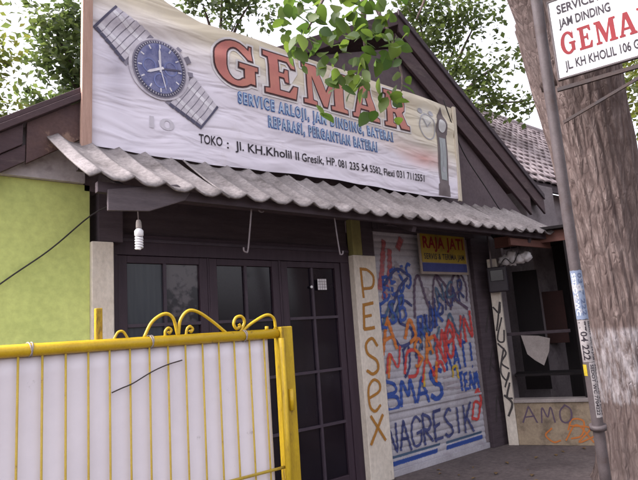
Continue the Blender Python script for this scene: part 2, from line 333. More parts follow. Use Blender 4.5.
# ================================================================== THE SETTING
g = MB(); g.box(-300, 300, -300, 300, -0.5, 0.0); struct(g.build('ground', 'soil'))
g = MB(); g.box(-60, 60, -7.5, -0.9, -0.1, 0.012); struct(g.build('road', 'asphalt'))
g = MB(); g.box(-60, 60, 2.62, 14, -0.1, 0.10); struct(g.build('pavement', 'concrete', None, 0.02))

# ================================================================== SHOP
shop = thing('shop_building', 'dark fronted watch shop with gabled roof, black glazed doors and a graffiti covered shutter', 'shop', (4.0, 4.4, 0.1))
D = 4.26
# gable wall, roof and barge boards
PK = (5.03, 5.50); LE = (1.28, 3.475); RX = (8.02, 3.44)
MB().prism([(1.30, 2.80), (7.2, 2.80), (7.55, 3.10), (PK[0], 5.05), (3.2, 4.40), (1.30, 3.38)], 4.26, 4.38).build('gable_wall', 'gable', shop)
def slope_slab(a, b, t0, t1, y0, y1):
    ax, az = a; bx, bz = b
    return MB().prism([(ax, az + t0), (bx, bz + t0), (bx, bz + t1), (ax, az + t1)], y0, y1)
slope_slab(LE, PK, -0.10, -0.002, 4.20, 9.5).build('roof_slope', 'barge', shop)
slope_slab(PK, RX, -0.10, -0.002, 4.20, 9.5).build('roof_slope', 'barge', shop)
slope_slab(LE, PK, -0.17, 0.0, 4.165, 4.198).build('barge_board', 'barge', shop, 0.006)
slope_slab((PK[0] + .003, PK[1]), RX, -0.27, 0.0, 4.165, 4.198).build('barge_board', 'barge', shop, 0.006)
slope_slab((PK[0] - .05, PK[1] - .29), (7.66, 3.40), -0.27, 0.0, 4.185, 4.225).build('under_board', 'barge', shop, 0.006)
slope_slab((PK[0] + .006, PK[1]), RX, -0.05, 0.035, 4.14, 4.163).build('roof_edge_strip', 'timber', shop, 0.006)
# walls
MB().box(1.31, 7.0, 4.90, 5.02, 0.1, 2.8).build('back_wall', 'gable', shop)
MB().box(6.60, 6.86, 4.28, 9.2, 0.1, 2.798).build('side_wall', 'greywall', shop)
pl = MB().box(1.34, 1.505, 4.22, 4.52, 0.1, 2.41).build('pillar', 'whitewash', shop, 0.008)
MB().box(1.40, 1.58, 4.235, 4.5, 2.413, 2.82).build('pillar_head', 'timber', shop)
pr = MB().box(4.03, 4.36, 4.255, 4.62, 0.1, 2.41).build('pillar', 'whitewash', shop, 0.008); pr['label'] = 'cream pillar with letters sprayed down its face'
MB().box(4.05, 4.18, 4.265, 4.35, 2.413, 2.85).build('pillar_strip', 'olive', shop, 0.004)
MB().box(4.185, 4.36, 4.27, 4.5, 2.413, 2.82).build('pillar_head', 'timber', shop)
MB().box(6.12, 6.50, 4.24, 4.7, 0.1, 2.86).build('jamb', 'timber', shop, 0.006)
MB().box(1.585, 4.045, 4.36, 4.60, 2.50, 2.90).build('lintel', 'timber', shop)
MB().box(4.37, 6.118, 4.18, 4.60, 2.70, 2.90).build('lintel', 'timber', shop)
ribbon_mesh('graffiti', [sm([(x, z) for x, z in st], 6) for st in (
    [(4.13, 1.96), (4.125, 2.12), (4.12, 2.27)], [(4.12, 2.26), (4.22, 2.25), (4.30, 2.18), (4.27, 2.07), (4.14, 2.05)],
    [(4.26, 1.90), (4.12, 1.88)], [(4.12, 1.89), (4.10, 1.63)], [(4.10, 1.63), (4.25, 1.64)], [(4.12, 1.76), (4.22, 1.77)],
    [(4.27, 1.45), (4.20, 1.53), (4.11, 1.48), (4.12, 1.38), (4.24, 1.30), (4.25, 1.21), (4.17, 1.17), (4.09, 1.21)],
    [(4.10, 0.94), (4.24, 0.99), (4.25, 1.07), (4.17, 1.11), (4.09, 1.03), (4.09, 0.86), (4.16, 0.80), (4.24, 0.85)],
    [(4.09, 0.76), (4.27, 0.50)], [(4.26, 0.75), (4.06, 0.49)])], flat((0, 4.255, 0), (1, 0, 0), (0, -1, 0)), 0.039, 'spray_brown', pr, lift=0.002)
# ---- doors: three leaves, each with bars and panes
DY = 4.33
random.seed(4)
MB().box(1.51, 4.028, DY, DY + 0.1, 2.335, 2.498).build('door_head', 'door', shop)
MB().box(1.51, 4.028, DY - 0.012, DY - 0.002, 2.44, 2.465).build('door_rail', 'bar', shop)
leaves = [(1.575, 2.355), (2.375, 3.115), (3.145, 3.905)]
MB().box(1.51, 1.572, DY, DY + 0.1, 0.1, 2.333).build('door_frame', 'door', shop); MB().box(3.908, 4.028, DY, DY + 0.1, 0.1, 2.333).build('door_frame', 'door', shop)
for a, b in ((2.357, 2.373), (3.118, 3.142)): MB().box(a, b, DY + 0.012, DY + 0.09, 0.1, 2.333).build('door_post', 'door', shop)
rows = [0.24, 0.745, 1.255, 1.775, 2.272]
for li, (a, b) in enumerate(leaves):
    st = 0.075
    df = MB(); df.box(a, a + st, DY + 0.01, DY + 0.06, 0.11, 2.331); df.box(b - st, b, DY + 0.01, DY + 0.06, 0.11, 2.331); df.box(a + st, b - st, DY + 0.012, DY + 0.058, 2.272, 2.331); df.box(a + st, b - st, DY + 0.012, DY + 0.058, 0.11, 0.24)
    leaf = df.build('door', 'door', shop, 0.004)
    x0, x1 = a + st, b - st; xm = (x0 + x1) / 2
    MB().box(xm - 0.013, xm + 0.013, DY + 0.012, DY + 0.034, 0.24, 2.272).build('glazing_bar', 'bar', leaf)
    for z in rows[1:-1]:
        MB().box(x0, x1, DY + 0.008, DY + 0.03, z - 0.013, z + 0.013).build('glazing_bar', 'bar', leaf)
    for r in range(4):
        for c in range(2):
            m = 'pane'
            if li == 0 and r == 3: m = ('pane_curtain', 'pane_reflection')[c]
            elif li == 0 and r == 2 and c == 0: m = 'pane_curtain'
            ca, cb = (x0, xm) if c == 0 else (xm, x1); t = random.uniform(-0.004, 0.004)
            MB().box(ca + 0.003, cb - 0.003, DY + 0.034 + 0.0005 * (r + c), DY + 0.04 + 0.0005 * (r + c), rows[r] + 0.003, rows[r + 1] - 0.003).build('pane', m, leaf)
nt_ = MB(); nt_.box(3.585, 3.70, DY + 0.004, DY + 0.007, 2.05, 2.16); notice = nt_.build('notice', 'paper'); tag(notice, 'small white gridded paper stuck on the dark glass door', 'notice')
gm = MB()
for k in range(1, 4): gm.box(3.585 + k * 0.0287 - 0.002, 3.585 + k * 0.0287 + 0.002, DY + 0.002, DY + 0.0035, 2.05, 2.16); 
for k in range(1, 4): gm.box(3.586, 3.699, DY + 0.0005, DY + 0.0018, 2.05 + k * 0.0275 - 0.002, 2.05 + k * 0.0275 + 0.002)
gm.build('grid_lines', 'wire', notice)
MB().tube([(3.505, DY + 0.002, 2.08), (3.505, DY + 0.013, 2.08)], 0.014, 10).build('lock', 'plastic_white', shop)
# ---- roller shutter with slats
SY = 4.33; PITCH = 0.072
def shut_y(z): 
    t = (z / PITCH) % 1.0; return SY - 0.010 * math.sin(math.pi * t) ** 0.7
bm = bmesh.new(); prev = None; z = 0.12
zs = []
while z < 2.72: zs.append(z); z += PITCH / 8
for z in zs:
    r = [bm.verts.new((x, shut_y(z), z)) for x in (4.362, 6.118)]
    if prev: bm.faces.new((prev[0], prev[1], r[1], r[0]))
    prev = r
me = bpy.data.meshes.new('shutter'); bm.to_mesh(me); bm.free(); shutter = link('shutter', me, 'shutter', shop)
shutter['label'] = 'white roller shutter covered in blue, red and orange graffiti'
sb = MB(); sb.box(4.365, 6.116, SY - 0.035, SY + 0.02, 0.10, 0.165); sb.box(4.365, 6.116, SY - 0.022, SY - 0.012, 0.74, 0.765); sb.build('bottom_rail', 'shutter', shutter, 0.004)
MB().box(4.362, 4.40, SY - 0.03, SY + 0.01, 0.17, 2.69).build('guide_channel', 'greywall', shutter)
MB().box(6.08, 6.118, SY - 0.03, SY + 0.01, 0.17, 2.69).build('guide_channel', 'greywall', shutter)
def shp(u, v, w): return Vector((u, shut_y(v) - w, v))
random.seed(11)
def scr(pts, k=6): return sm(pts, k)
wash = [scr([(4.45, 2.05), (4.52, 2.3), (4.58, 2.6)]), scr([(4.50, 1.95), (4.62, 2.2), (4.66, 2.5)]), scr([(4.80, 2.52), (4.88, 2.64)])]
graf([[w_] for w_ in wash], shp, 0.10, 'spray_wash', shutter, 0.003)
graf([[scr([(5.2, 2.0), (5.5, 1.9), (5.9, 2.1)])], [scr([(5.4, 0.95), (5.9, 0.93)])], [scr([(4.6, 2.0), (4.8, 2.3)])]], shp, 0.22, 'spray_whitewash', shutter, 0.002)
blue = [word('BESS', (4.50, 1.93), (5.02, 2.10), 0.27), word('BMA', (4.37, 0.76), (5.12, 0.79), 0.28, 0.06, 0.95), word('KAT!', (5.46, 1.08), (6.06, 1.08), 0.32, 0.06), word('TEAM', (5.67, 0.82), (6.07, 0.83), 0.19)]
graf(blue, shp, 0.046, 'spray_blue', shutter, 0.0042)
ribbon_mesh('graffiti', word('S', (5.12, 0.78), (5.44, 0.79), 0.36, 0.02), shp, 0.075, 'spray_blue', shutter, lift=0.0052)
navy = [word('NAGRESIK', (4.36, 0.33), (5.86, 0.35), 0.29, 0.06, 0.9), word('YSKAR', (5.26, 1.66), (5.98, 1.96), 0.24, 0.07), word('DINA', (4.72, 1.08), (5.36, 1.62), 0.28, 0.06)]
navy += [[scr([(4.95, 1.86), (4.82, 1.92), (4.68, 1.82), (4.72, 1.68), (4.90, 1.60), (4.88, 1.46), (4.70, 1.42), (4.62, 1.50)])], [scr([(4.56, 1.75), (4.75, 2.05), (4.92, 2.18)])], [scr([(4.52, 2.1), (4.75, 2.28), (4.95, 2.2)])]]
graf(navy, shp, 0.040, 'spray_navy', shutter, 0.0062)
pur = [scr([(4.98, 1.72), (5.03, 2.1), (5.12, 2.2), (5.22, 1.9), (5.36, 1.62)]), scr([(5.30, 1.60), (5.34, 1.95), (5.42, 2.2), (5.55, 2.0), (5.62, 1.85)]), scr([(5.42, 2.25), (5.6, 2.1), (5.75, 1.9)]), scr([(5.66, 1.8), (5.74, 2.15), (5.86, 2.25), (5.9, 2.05), (5.75, 1.95), (6.0, 1.8)]), scr([(5.9, 2.3), (6.02, 2.1), (6.0, 1.9)])]
graf([[p_] for p_ in pur], shp, 0.042, 'spray_purple', shutter, 0.0078)
red = [word('NOVN', (5.30, 1.13), (6.06, 1.45), 0.32, 0.07, 0.9), [scr([(5.20, 1.05), (5.35, 1.2), (5.42, 1.08)])], [scr([(4.72, 1.12), (4.80, 1.35), (4.98, 1.32), (4.92, 1.1), (4.78, 1.08)])]]
red += [[scr([(5.84, 0.47), (5.92, 0.66), (6.02, 0.62), (5.96, 0.47), (5.86, 0.48)]), scr([(5.95, 0.75), (6.02, 0.8), (6.06, 0.68), (6.00, 0.55)])]]
graf(red, shp, 0.049, 'spray_red', shutter, 0.0092)
ora = [word('A', (4.40, 1.34), (4.70, 1.42), 0.40, 0.02)] + [[x_] for x_ in (scr([(4.46, 1.1), (4.52, 1.35)]), scr([(4.78, 1.5), (4.88, 1.7), (4.96, 1.52), (4.86, 1.45)]), scr([(5.1, 1.2), (5.18, 1.45), (5.3, 1.5)]), scr([(5.24, 0.98), (5.28, 1.2)]))]
graf(ora, shp, 0.050, 'spray_orange', shutter, 0.0104)
ribbon_mesh('graffiti', [scr([(5.56, 1.10), (5.64, 1.12), (5.66, 0.98)]), scr([(5.56, 1.0), (5.57, 1.12)]), scr([(5.02, 0.95), (5.05, 1.15)])], shp, 0.04, 'spray_yellow', shutter, lift=0.0112)
graf([[[(4.42, 0.225), (5.14, 0.235)]], [[(5.32, 0.235), (6.0, 0.245)]]], shp, 0.055, 'spray_blue', shutter, 0.0042)
graf([[[(4.42, 0.29), (5.2, 0.295)]], [[(5.32, 0.29), (6.0, 0.30)]]], shp, 0.03, 'spray_teal', shutter, 0.0042)
ribbon_mesh('graffiti', [scr([(6.22, 0.4), (6.3, 0.7), (6.36, 0.5)]), scr([(6.2, 1.0), (6.34, 1.3), (6.38, 1.0), (6.24, 1.1)]), scr([(6.22, 1.5), (6.36, 1.8)])], flat((0, 4.24, 0), (1, 0, 0), (0, -1, 0)), 0.03, 'spray_black', shop)

graf([[scr([(4.42, 1.62), (4.6, 1.9), (4.62, 1.7), (4.8, 2.0)])], [scr([(5.0, 1.35), (5.15, 1.62), (5.2, 1.3), (5.4, 1.6)])], [scr([(5.5, 1.42), (5.62, 1.75), (5.75, 1.5), (5.9, 1.72)])], word('NC', (5.4, 1.86), (5.8, 1.98), 0.2, 0.1)], shp, 0.036, 'spray_teal', shutter, 0.0116)
graf([[scr([(4.44, 1.15), (4.5, 1.35), (4.62, 1.2), (4.68, 1.42)])], [scr([(5.0, 1.0), (5.1, 1.25), (5.22, 1.05)])]], shp, 0.035, 'spray_red', shutter, 0.0124)
graf([word('ESB', (4.40, 1.62), (4.86, 1.72), 0.26, 0.1), word('RUK', (5.0, 1.46), (5.5, 1.66), 0.22, 0.1)], shp, 0.04, 'spray_blue', shutter, 0.0132)
graf([word('VO', (5.28, 1.30), (5.72, 1.46), 0.24, 0.1)], shp, 0.05, 'spray_red', shutter, 0.0138)
graf([word('SA', (4.90, 1.16), (5.28, 1.3), 0.26, 0.1)], shp, 0.045, 'spray_orange', shutter, 0.0142)
# ---- hanging yellow plate above the shutter
plate = thing('shop_plate', 'small yellow and blue tin plate hanging at the top of the graffiti shutter', 'sign', (5.55, 4.22, 2.24))
def mcol(name, c, **k): 
    M[name] = mat(name, c, **k); return name
mcol('plate_yellow', (0.36, 0.25, 0.03), rough=0.5, dirt=(0.18, 0.12, 0.03), dirt_scale=6); mcol('plate_blue', (0.05, 0.06, 0.20)); mcol('plate_rim', (0.32, 0.26, 0.22))
MB().box(5.07, 5.98, 4.225, 4.24, 2.22, 2.72).build('rim', 'plate_rim', plate)
MB().box(5.10, 5.95, 4.219, 4.2235, 2.36, 2.70).build('face', 'plate_yellow', plate)
MB().box(5.10, 5.95, 4.2192, 4.2237, 2.25, 2.352).build('blue_band', 'plate_blue', plate)
pf = flat((0, 4.219, 0), (1, 0, 0), (0, -1, 0))
text_mesh('lettering', 'RAJA JATI', 5.14, 2.535, 0.77, 0.14, pf, 0.002, 'ink_red', plate, offset=0.03, space=1.1)
text_mesh('lettering', 'SERVIS & TERIMA JAM', 5.14, 2.40, 0.77, 0.07, pf, 0.002, 'ink_black', plate, offset=0.02, space=1.1)

# ================================================================== AWNING
M['plate_timber'] = mat('grey_bracket_board', (0.12, 0.10, 0.11), (0.085, 0.07, 0.08), 0.85, 5, stretch=(0.6, 3, 5), bump=0.3)
aw = thing('awning', 'weathered grey corrugated awning running above the shop doors and shutter', 'awning', (3.9, 3.8, 2.63))
random.seed(5)
A_X0, A_X1, PIT = 1.085, 7.10, 0.2155
FY, FZ, BY, BZ = 3.45, 2.635, 4.10, 3.08
def corr(x):
    t = (x - 1.16) / PIT; t = t - math.floor(t); t = abs(t - 0.5) * 2      # 1 on the ridge, 0 in the trough
    return 0.044 * max(0.0, (t - 0.25) / 0.75) ** 1.3
nsheet = 6; sw = (A_X1 - A_X0) / nsheet
for k in range(nsheet):
    x0 = A_X0 + k * sw - (0.06 if k else 0); x1 = A_X0 + (k + 1) * sw; lift = 0.010 if k % 2 else 0.0; sk = random.uniform(-0.03, 0.03); fy = random.uniform(-0.012, 0.015); sk = -0.09 if k == 0 else sk
    bm = bmesh.new(); cols = int((x1 - x0) / 0.012); rws = 10; G = []
    for j in range(rws + 1):
        t = j / rws; row = []
        for i in range(cols + 1):
            x = x0 + (x1 - x0) * i / cols; n = noise.noise(Vector((x * 4, t * 3, k)))
            yy = FY + fy + (BY - FY) * t + (random.uniform(-0.004, 0.004) if j == 0 else 0); tl = (-0.20 if False else 0)
            row.append(bm.verts.new((x + sk * t, yy, FZ + (BZ - FZ) * t + corr(x) + lift + 0.05 * max(0.0, 2.0 - x) + 0.006 * n - 0.012 * math.sin(math.pi * t))))
        G.append(row)
    for j in range(rws):
        for i in range(cols):
            f = bm.faces.new((G[j][i], G[j][i + 1], G[j + 1][i + 1], G[j + 1][i])); f.smooth = True
    me = bpy.data.meshes.new('corrugated_sheet'); bm.to_mesh(me); bm.free(); o = link('corrugated_sheet', me, 'asbestos', aw)
    s_ = o.modifiers.new('thick', 'SOLIDIFY'); s_.thickness = 0.012; s_.offset = -1
MB().beam((1.16, 3.56, 2.635), (6.9, 3.56, 2.635), 0.05, 0.07).build('purlin', 'timber', aw, 0.004)
MB().beam((1.16, 3.97, 2.895), (6.9, 3.97, 2.895), 0.05, 0.07).build('purlin', 'timber', aw, 0.004)
for x in (1.42, 4.26, 6.42):
    MB().beam((x, 3.58, 2.585), (x, 4.23, 2.90), 0.06, 0.09).build('rafter', 'timber', aw, 0.004)
MB().prism([(1.22, 2.48), (1.50, 2.50), (1.76, 2.60), (1.80, 2.66), (1.70, 2.71), (1.22, 2.62)], 3.52, 3.545).build('bracket_plate', 'plate_timber', aw, 0.006)
MB().box(4.40, 6.6, 4.06, 4.12, 2.72, 2.86).build('cross_beam', 'timber', aw, 0.006)
MB().box(6.0, 6.94, 3.60, 3.63, 2.50, 2.59).build('end_fascia', 'redbrown', aw, 0.004)

# ================================================================== BANNER
ban = thing('shop_banner', 'large cloth banner printed with a wrist watch and red shop name, above the awning', 'banner', (3.5, 4.1, 3.1))
def ban_y(x, z):
    y = 4.10 + 0.010 * math.sin(2.1 * x + 1.2 * z) * math.sin(1.5 * z + 0.6 * x)
    y += 0.010 * math.exp(-((z - 4.28 + 0.05 * (x - 2.0)) / 0.09) ** 2) * math.sin(3 * x) + 0.012 * math.exp(-((x - 1.62) / 0.10) ** 2) * max(0, z - 3.3)
    y += 0.007 * math.sin(9 * (z + 0.25 * x)) * min(1, max(0, (z - 3.9) * 2))
    y += 0.016 * math.sin(24 * (z - 0.10 * x) + 1.5 * math.sin(1.3 * x)) * math.exp(-((z - 4.22) / 0.16) ** 2) * (0.5 + 0.5 * math.sin(1.9 * x - 2.2))
    y += 0.005 * math.sin(13 * (z + 0.35 * x)) * math.exp(-((x - 5.0) / 0.8) ** 2) + 0.010 * math.sin(11 * (x + 0.4 * z)) * math.exp(-((z - 3.2) / 0.25) ** 2)
    return y
def bp(u, v, w): return Vector((u, ban_y(u, v) - w * 2.0, v))
def ban_top(x):
    pts = [(1.27, 4.78), (1.6, 4.64), (1.95, 4.50), (2.25, 4.425), (3.18, 4.42), (4.2, 4.40), (5.0, 4.40), (5.86, 4.385)]
    for (a, za), (b, zb) in zip(pts, pts[1:]):
        if x <= b + 1e-6: return za + (zb - za) * (x - a) / (b - a)
    return 4.385
m, t, b = nodes('printed_banner_cloth'); M['banner'] = m
co = N(t, 'ShaderNodeTexCoord'); sp = N(t, 'ShaderNodeSeparateXYZ'); t.links.new(co.outputs['Object'], sp.inputs[0])
def math_(op, a, b_=None, c=None):
    n = N(t, 'ShaderNodeMath', operation=op)
    for i, v in enumerate((a, b_, c)):
        if v is None: continue
        if isinstance(v, (int, float)): n.inputs[i].default_value = v
        else: t.links.new(v, n.inputs[i])
    return n.outputs[0]
nz = N(t, 'ShaderNodeTexNoise', Scale=0.9, Detail=3.0); t.links.new(co.outputs['Object'], nz.inputs['Vector'])
wv = math_('MULTIPLY_ADD', nz.outputs[0], 0.5, -0.25)
up = math_('ADD', math_('MULTIPLY_ADD', sp.outputs['X'], 0.16, -0.30), math_('ADD', math_('MULTIPLY_ADD', sp.outputs['Z'], 1.05, -3.85), wv))
cr = ramp(t, [(0.25, (0.70, 0.66, 0.74)), (0.5, (0.70, 0.655, 0.66)), (0.75, (0.62, 0.555, 0.43))], up)
def blob(cx, cz, rx, rz, soft=1.0):
    dx = math_('MULTIPLY', math_('SUBTRACT', sp.outputs['X'], cx), 1 / rx); dz = math_('MULTIPLY', math_('SUBTRACT', sp.outputs['Z'], cz), 1 / rz)
    d = math_('SQRT', math_('ADD', math_('MULTIPLY', dx, dx), math_('MULTIPLY', dz, dz)))
    return ramp(t, [(0.0, soft), (1.0, 0.0)], d).outputs[0]
c_ = mixc(t, blob(5.18, 3.60, 0.55, 0.17, 0.85), cr.outputs[0], (0.52, 0.23, 0.19))
c_ = mixc(t, blob(4.75, 3.70, 0.4, 0.14, 0.5), c_, (0.52, 0.34, 0.22))
c_ = mixc(t, blob(1.50, 3.78, 0.16, 0.42, 0.65), c_, (0.36, 0.33, 0.40))
c_ = mixc(t, blob(2.9, 3.82, 0.55, 0.18, 0.55), c_, (0.42, 0.37, 0.35))
c_ = mixc(t, blob(3.9, 3.80, 0.55, 0.14, 0.4), c_, (0.44, 0.36, 0.28))
c_ = mixc(t, blob(5.3, 4.1, 0.22, 0.24, 0.6), c_, (0.62, 0.66, 0.70))
st_ = N(t, 'ShaderNodeTexNoise', Scale=3.0, Detail=8.0, Roughness=0.7); t.links.new(co.outputs['Object'], st_.inputs['Vector'])
c_ = mixc(t, ramp(t, [(0.58, 0.0), (0.82, 0.55)], st_.outputs[0]).outputs[0], c_, (0.45, 0.40, 0.37))
t.links.new(c_, b.inputs['Base Color']); b.inputs['Roughness'].default_value = 0.45; b.inputs['Specular IOR Level'].default_value = 0.3
mp = N(t, 'ShaderNodeMapping'); mp.inputs['Scale'].default_value = (0.55, 1, 2.2); mp.inputs['Rotation'].default_value = (0, R(-14), 0); t.links.new(co.outputs['Object'], mp.inputs[0])
wr = N(t, 'ShaderNodeTexNoise', Scale=2.6, Detail=2.5, Distortion=0.6); t.links.new(mp.outputs[0], wr.inputs['Vector'])
bu = N(t, 'ShaderNodeBump', Strength=0.6, Distance=0.09); t.links.new(wr.outputs[0], bu.inputs['Height']); t.links.new(bu.outputs[0], b.inputs['Normal'])
bm = bmesh.new(); G = []
NX, NZ = 180, 60
for i in range(NX + 1):
    x = 1.285 + (5.855 - 1.285) * i / NX; top = ban_top(x) + 0.008 * math.sin(5 * x); bot = 3.105 + 0.012 * math.sin(2.2 * x) + 0.012 * (x - 1.28); G.append([])
    for j in range(NZ + 1):
        z = bot + (top - bot) * j / NZ; xx = x - (0.09 * (1 - (z - 3.1) / 1.3) if i == NX else 0); G[-1].append(bm.verts.new((xx, ban_y(xx, z), z)))
for i in range(NX):
    for j in range(NZ):
        f = bm.faces.new((G[i][j], G[i + 1][j], G[i + 1][j + 1], G[i][j + 1])); f.smooth = True
me = bpy.data.meshes.new('cloth'); bm.to_mesh(me); bm.free(); cloth = link('cloth', me, 'banner', ban)
MB().beam((1.255, 4.085, 2.96), (1.272, 4.085, 4.95), 0.05, 0.075, (1, 0, 0)).build('wooden_post', 'post_wood', ban, 0.004)
MB().beam((5.80, 4.10, 3.13), (5.885, 4.10, 4.40), 0.03, 0.055, (1, 0, 0)).build('side_batten', 'cream', ban, 0.004)
MB().beam((1.30, 4.15, 4.39), (5.86, 4.15, 4.372), 0.03, 0.04).build('top_batten', 'cream', ban, 0.004)
# shop name
NAME = [('G', 2.36, 2.82, 3.895), ('E', 2.90, 3.29, 3.905), ('M', 3.37, 3.97, 3.905), ('A', 4.05, 4.46, 3.905), ('R', 4.55, 4.95, 3.90)]
mcol('letter_fill', (0.47, 0.165, 0.145), col2=(0.54, 0.24, 0.17), scale=2.5, fine=0.05, rough=0.5); mcol('letter_edge', (0.085, 0.04, 0.045), fine=0); mcol('letter_halo', (0.76, 0.73, 0.74), fine=0)
H = 0.43
def nm(off): return slab_word(NAME, H, off)
lh = poly_mesh('letter_halo', nm(0.034), bp, 0.0025, 'letter_halo', ban, dw=0.0001)
ledg = poly_mesh('letter_outline', nm(0.014), bp, 0.0045, 'letter_edge', ban, dw=0.0001)
poly_mesh('letter_face', nm(-0.001), bp, 0.0065, 'letter_fill', ban, dw=0.0001)
mcol('text_blue', (0.07, 0.16, 0.42), fine=0); mcol('text_pale', (0.42, 0.55, 0.72), fine=0)
for body, x, z, w, sl in (('SERVICE ARLOJI, JAM DINDING, BATERAI', 2.60, 3.735, 2.06, -0.006), ('REPARASI, PERGANTIAN BATERAI', 2.92, 3.565, 1.46, -0.006)):
    text_mesh('lettering', body, x, z, w, 0.105, bp, 0.0025, 'text_blue', ban, offset=0.078, space=1.35, slope=sl)
    text_mesh('lettering', body, x, z, w, 0.105, bp, 0.0048, 'text_pale', ban, offset=0.008, space=1.35, slope=sl)
for body, x, z, w, h in (('TOKO', 2.195, 3.285, 0.22, 0.085), (':  Jl. KH.Kholil II', 2.46, 3.275, 0.80, 0.085), ('Gresik, HP. 081 235 54 5582, Flexi 031 7112551', 3.30, 3.285, 1.85, 0.085)):
    text_mesh('lettering', body, x, z, w, h, bp, 0.0025, 'ink_black', ban, offset=0.012, slope=0.012)
mcol('print_ghost', (0.61, 0.58, 0.64), fine=0)
text_mesh('lettering', '10', 1.76, 3.34, 0.20, 0.10, bp, 0.0022, 'print_ghost', ban, offset=0.02)
# printed wrist watch
mcol('watch_silver', (0.60, 0.57, 0.62), col2=(0.42, 0.39, 0.45), scale=9, fine=0); mcol('watch_grey', (0.27, 0.25, 0.31), fine=0); mcol('watch_light', (0.74, 0.72, 0.77), fine=0)
mcol('watch_dark', (0.10, 0.095, 0.15), fine=0); mcol('watch_dial', (0.10, 0.11, 0.25), col2=(0.24, 0.25, 0.40), scale=14, fine=0.2); mcol('watch_sub', (0.19, 0.22, 0.44), fine=0)
cx, cz = 1.853, 3.862; ax = np.array((-0.80, 0.60)); ax /= np.linalg.norm(ax); px = np.array((-ax[1], ax[0]))   # strap axis, across
def wp(a, c): q = np.array((cx, cz)) + ax * a + px * c; return (q[0], q[1])
straps = []
for sgn in (1, -1):
    links_, shade, dk = [], [], []
    for k in range(6):
        a0 = sgn * (0.235 + 0.052 * k); a1 = sgn * (0.235 + 0.052 * k + 0.046); hw = 0.196 - 0.009 * k; bend = sgn * 0.010 * k
        links_.append([[wp(a0, -hw), wp(a1, -hw), wp(a1 + bend * .2, 0), wp(a1, hw), wp(a0, hw), wp(a0 + bend * .2, 0)]])
        for c0, c1 in ((-0.105, -0.07), (0.07, 0.105)): shade.append([[wp(a0, c0), wp(a1, c0), wp(a1, c1), wp(a0, c1)]])
        if k % 1 == 0: dk.append([[wp(a0, hw - 0.028), wp(a1, hw - 0.034), wp(a1, hw), wp(a0, hw)]])
    e = sgn * 0.545; dk.append([[wp(e, -0.147), wp(e + sgn * 0.018, -0.147), wp(e + sgn * 0.018, 0.147), wp(e, 0.147)]])
    strap = poly_mesh('watch_strap', [[[wp(sgn * .56, -0.145), wp(sgn * .2, -0.2), wp(sgn * .2, 0.2), wp(sgn * .56, 0.145)]]], bp, 0.0020, 'watch_grey', ban)
    poly_mesh('strap_links', links_, bp, 0.0032, 'watch_silver', strap, dw=0.00001)
    poly_mesh('strap_highlight', shade, bp, 0.0042, 'watch_light', strap); poly_mesh('strap_shadow', dk, bp, 0.0044, 'watch_dark', strap)
case = poly_mesh('watch_case', [[ell(cx, cz, 0.262, 0.272, 40)]], bp, 0.0052, 'watch_silver', ban)
q = (0.62, 0.78)
knobs = []
for ang, r0, r1, hw in ((30, 0.25, 0.315, 0.030), (52, 0.25, 0.30, 0.022), (4, 0.25, 0.30, 0.022)):
    d = np.array((math.cos(R(ang)), math.sin(R(ang)))); s_ = np.array((-d[1], d[0])); c0 = np.array((cx, cz))
    knobs.append([[tuple(c0 + d * r0 + s_ * hw), tuple(c0 + d * r0 - s_ * hw), tuple(c0 + d * r1 - s_ * hw), tuple(c0 + d * r1 + s_ * hw)]])
poly_mesh('watch_crown', knobs, bp, 0.0050, 'watch_grey', case, dw=0.0001)
poly_mesh('watch_bezel', [[ell(cx, cz + .004, 0.235, 0.258, 40)]], bp, 0.0064, 'watch_grey', case)
poly_mesh('bezel_ring', [[ell(cx, cz + .004, 0.222, 0.246, 40)]], bp, 0.0076, 'watch_dark', case)
poly_mesh('watch_dial', [[ell(cx, cz + .004, 0.196, 0.220, 40)]], bp, 0.0088, 'watch_dial', case)
ticks = []
for k in range(12):
    a = R(30 * k); d = np.array((math.cos(a) * 0.196, math.sin(a) * 0.22)); s_ = np.array((-math.sin(a), math.cos(a))) * 0.006; c0 = np.array((cx, cz + .004))
    ticks.append([[tuple(c0 + d * 0.80 + s_), tuple(c0 + d * 0.80 - s_), tuple(c0 + d * 0.96 - s_), tuple(c0 + d * 0.96 + s_)]])
for k in range(60):
    a = R(6 * k); d = np.array((math.cos(a) * 0.222, math.sin(a) * 0.246)); s_ = np.array((-math.sin(a), math.cos(a))) * 0.0022; c0 = np.array((cx, cz + .004))
    ticks.append([[tuple(c0 + d * 0.91 + s_), tuple(c0 + d * 0.91 - s_), tuple(c0 + d * 0.98 - s_), tuple(c0 + d * 0.98 + s_)]])
poly_mesh('dial_ticks', ticks, bp, 0.0102, 'watch_light', case)
subs = [[ell(cx + dx, cz + dz, 0.060, 0.066, 24), ell(cx + dx, cz + dz, 0.048, 0.053, 24)[::-1]] for dx, dz in ((-0.092, 0.01), (0.092, 0.02), (0.0, -0.105))]
poly_mesh('subdials', subs, bp, 0.0100, 'watch_sub', case)
def hand(ang, l, w, tail=0.03):
    d = np.array((math.cos(R(ang)), math.sin(R(ang)))); s_ = np.array((-d[1], d[0])) * w; c0 = np.array((cx, cz))
    return [[tuple(c0 - d * tail + s_), tuple(c0 - d * tail - s_), tuple(c0 + d * l * 0.8 - s_), tuple(c0 + d * l), tuple(c0 + d * l * 0.8 + s_)]]
poly_mesh('hands', [hand(92, 0.185, 0.009), hand(205, 0.13, 0.011), hand(284, 0.19, 0.004, 0.07)], bp, 0.0118, 'watch_light', case, dw=0.0004)
poly_mesh('sweep_hand', [hand(8, 0.20, 0.008)], bp, 0.0112, 'watch_dark', case)
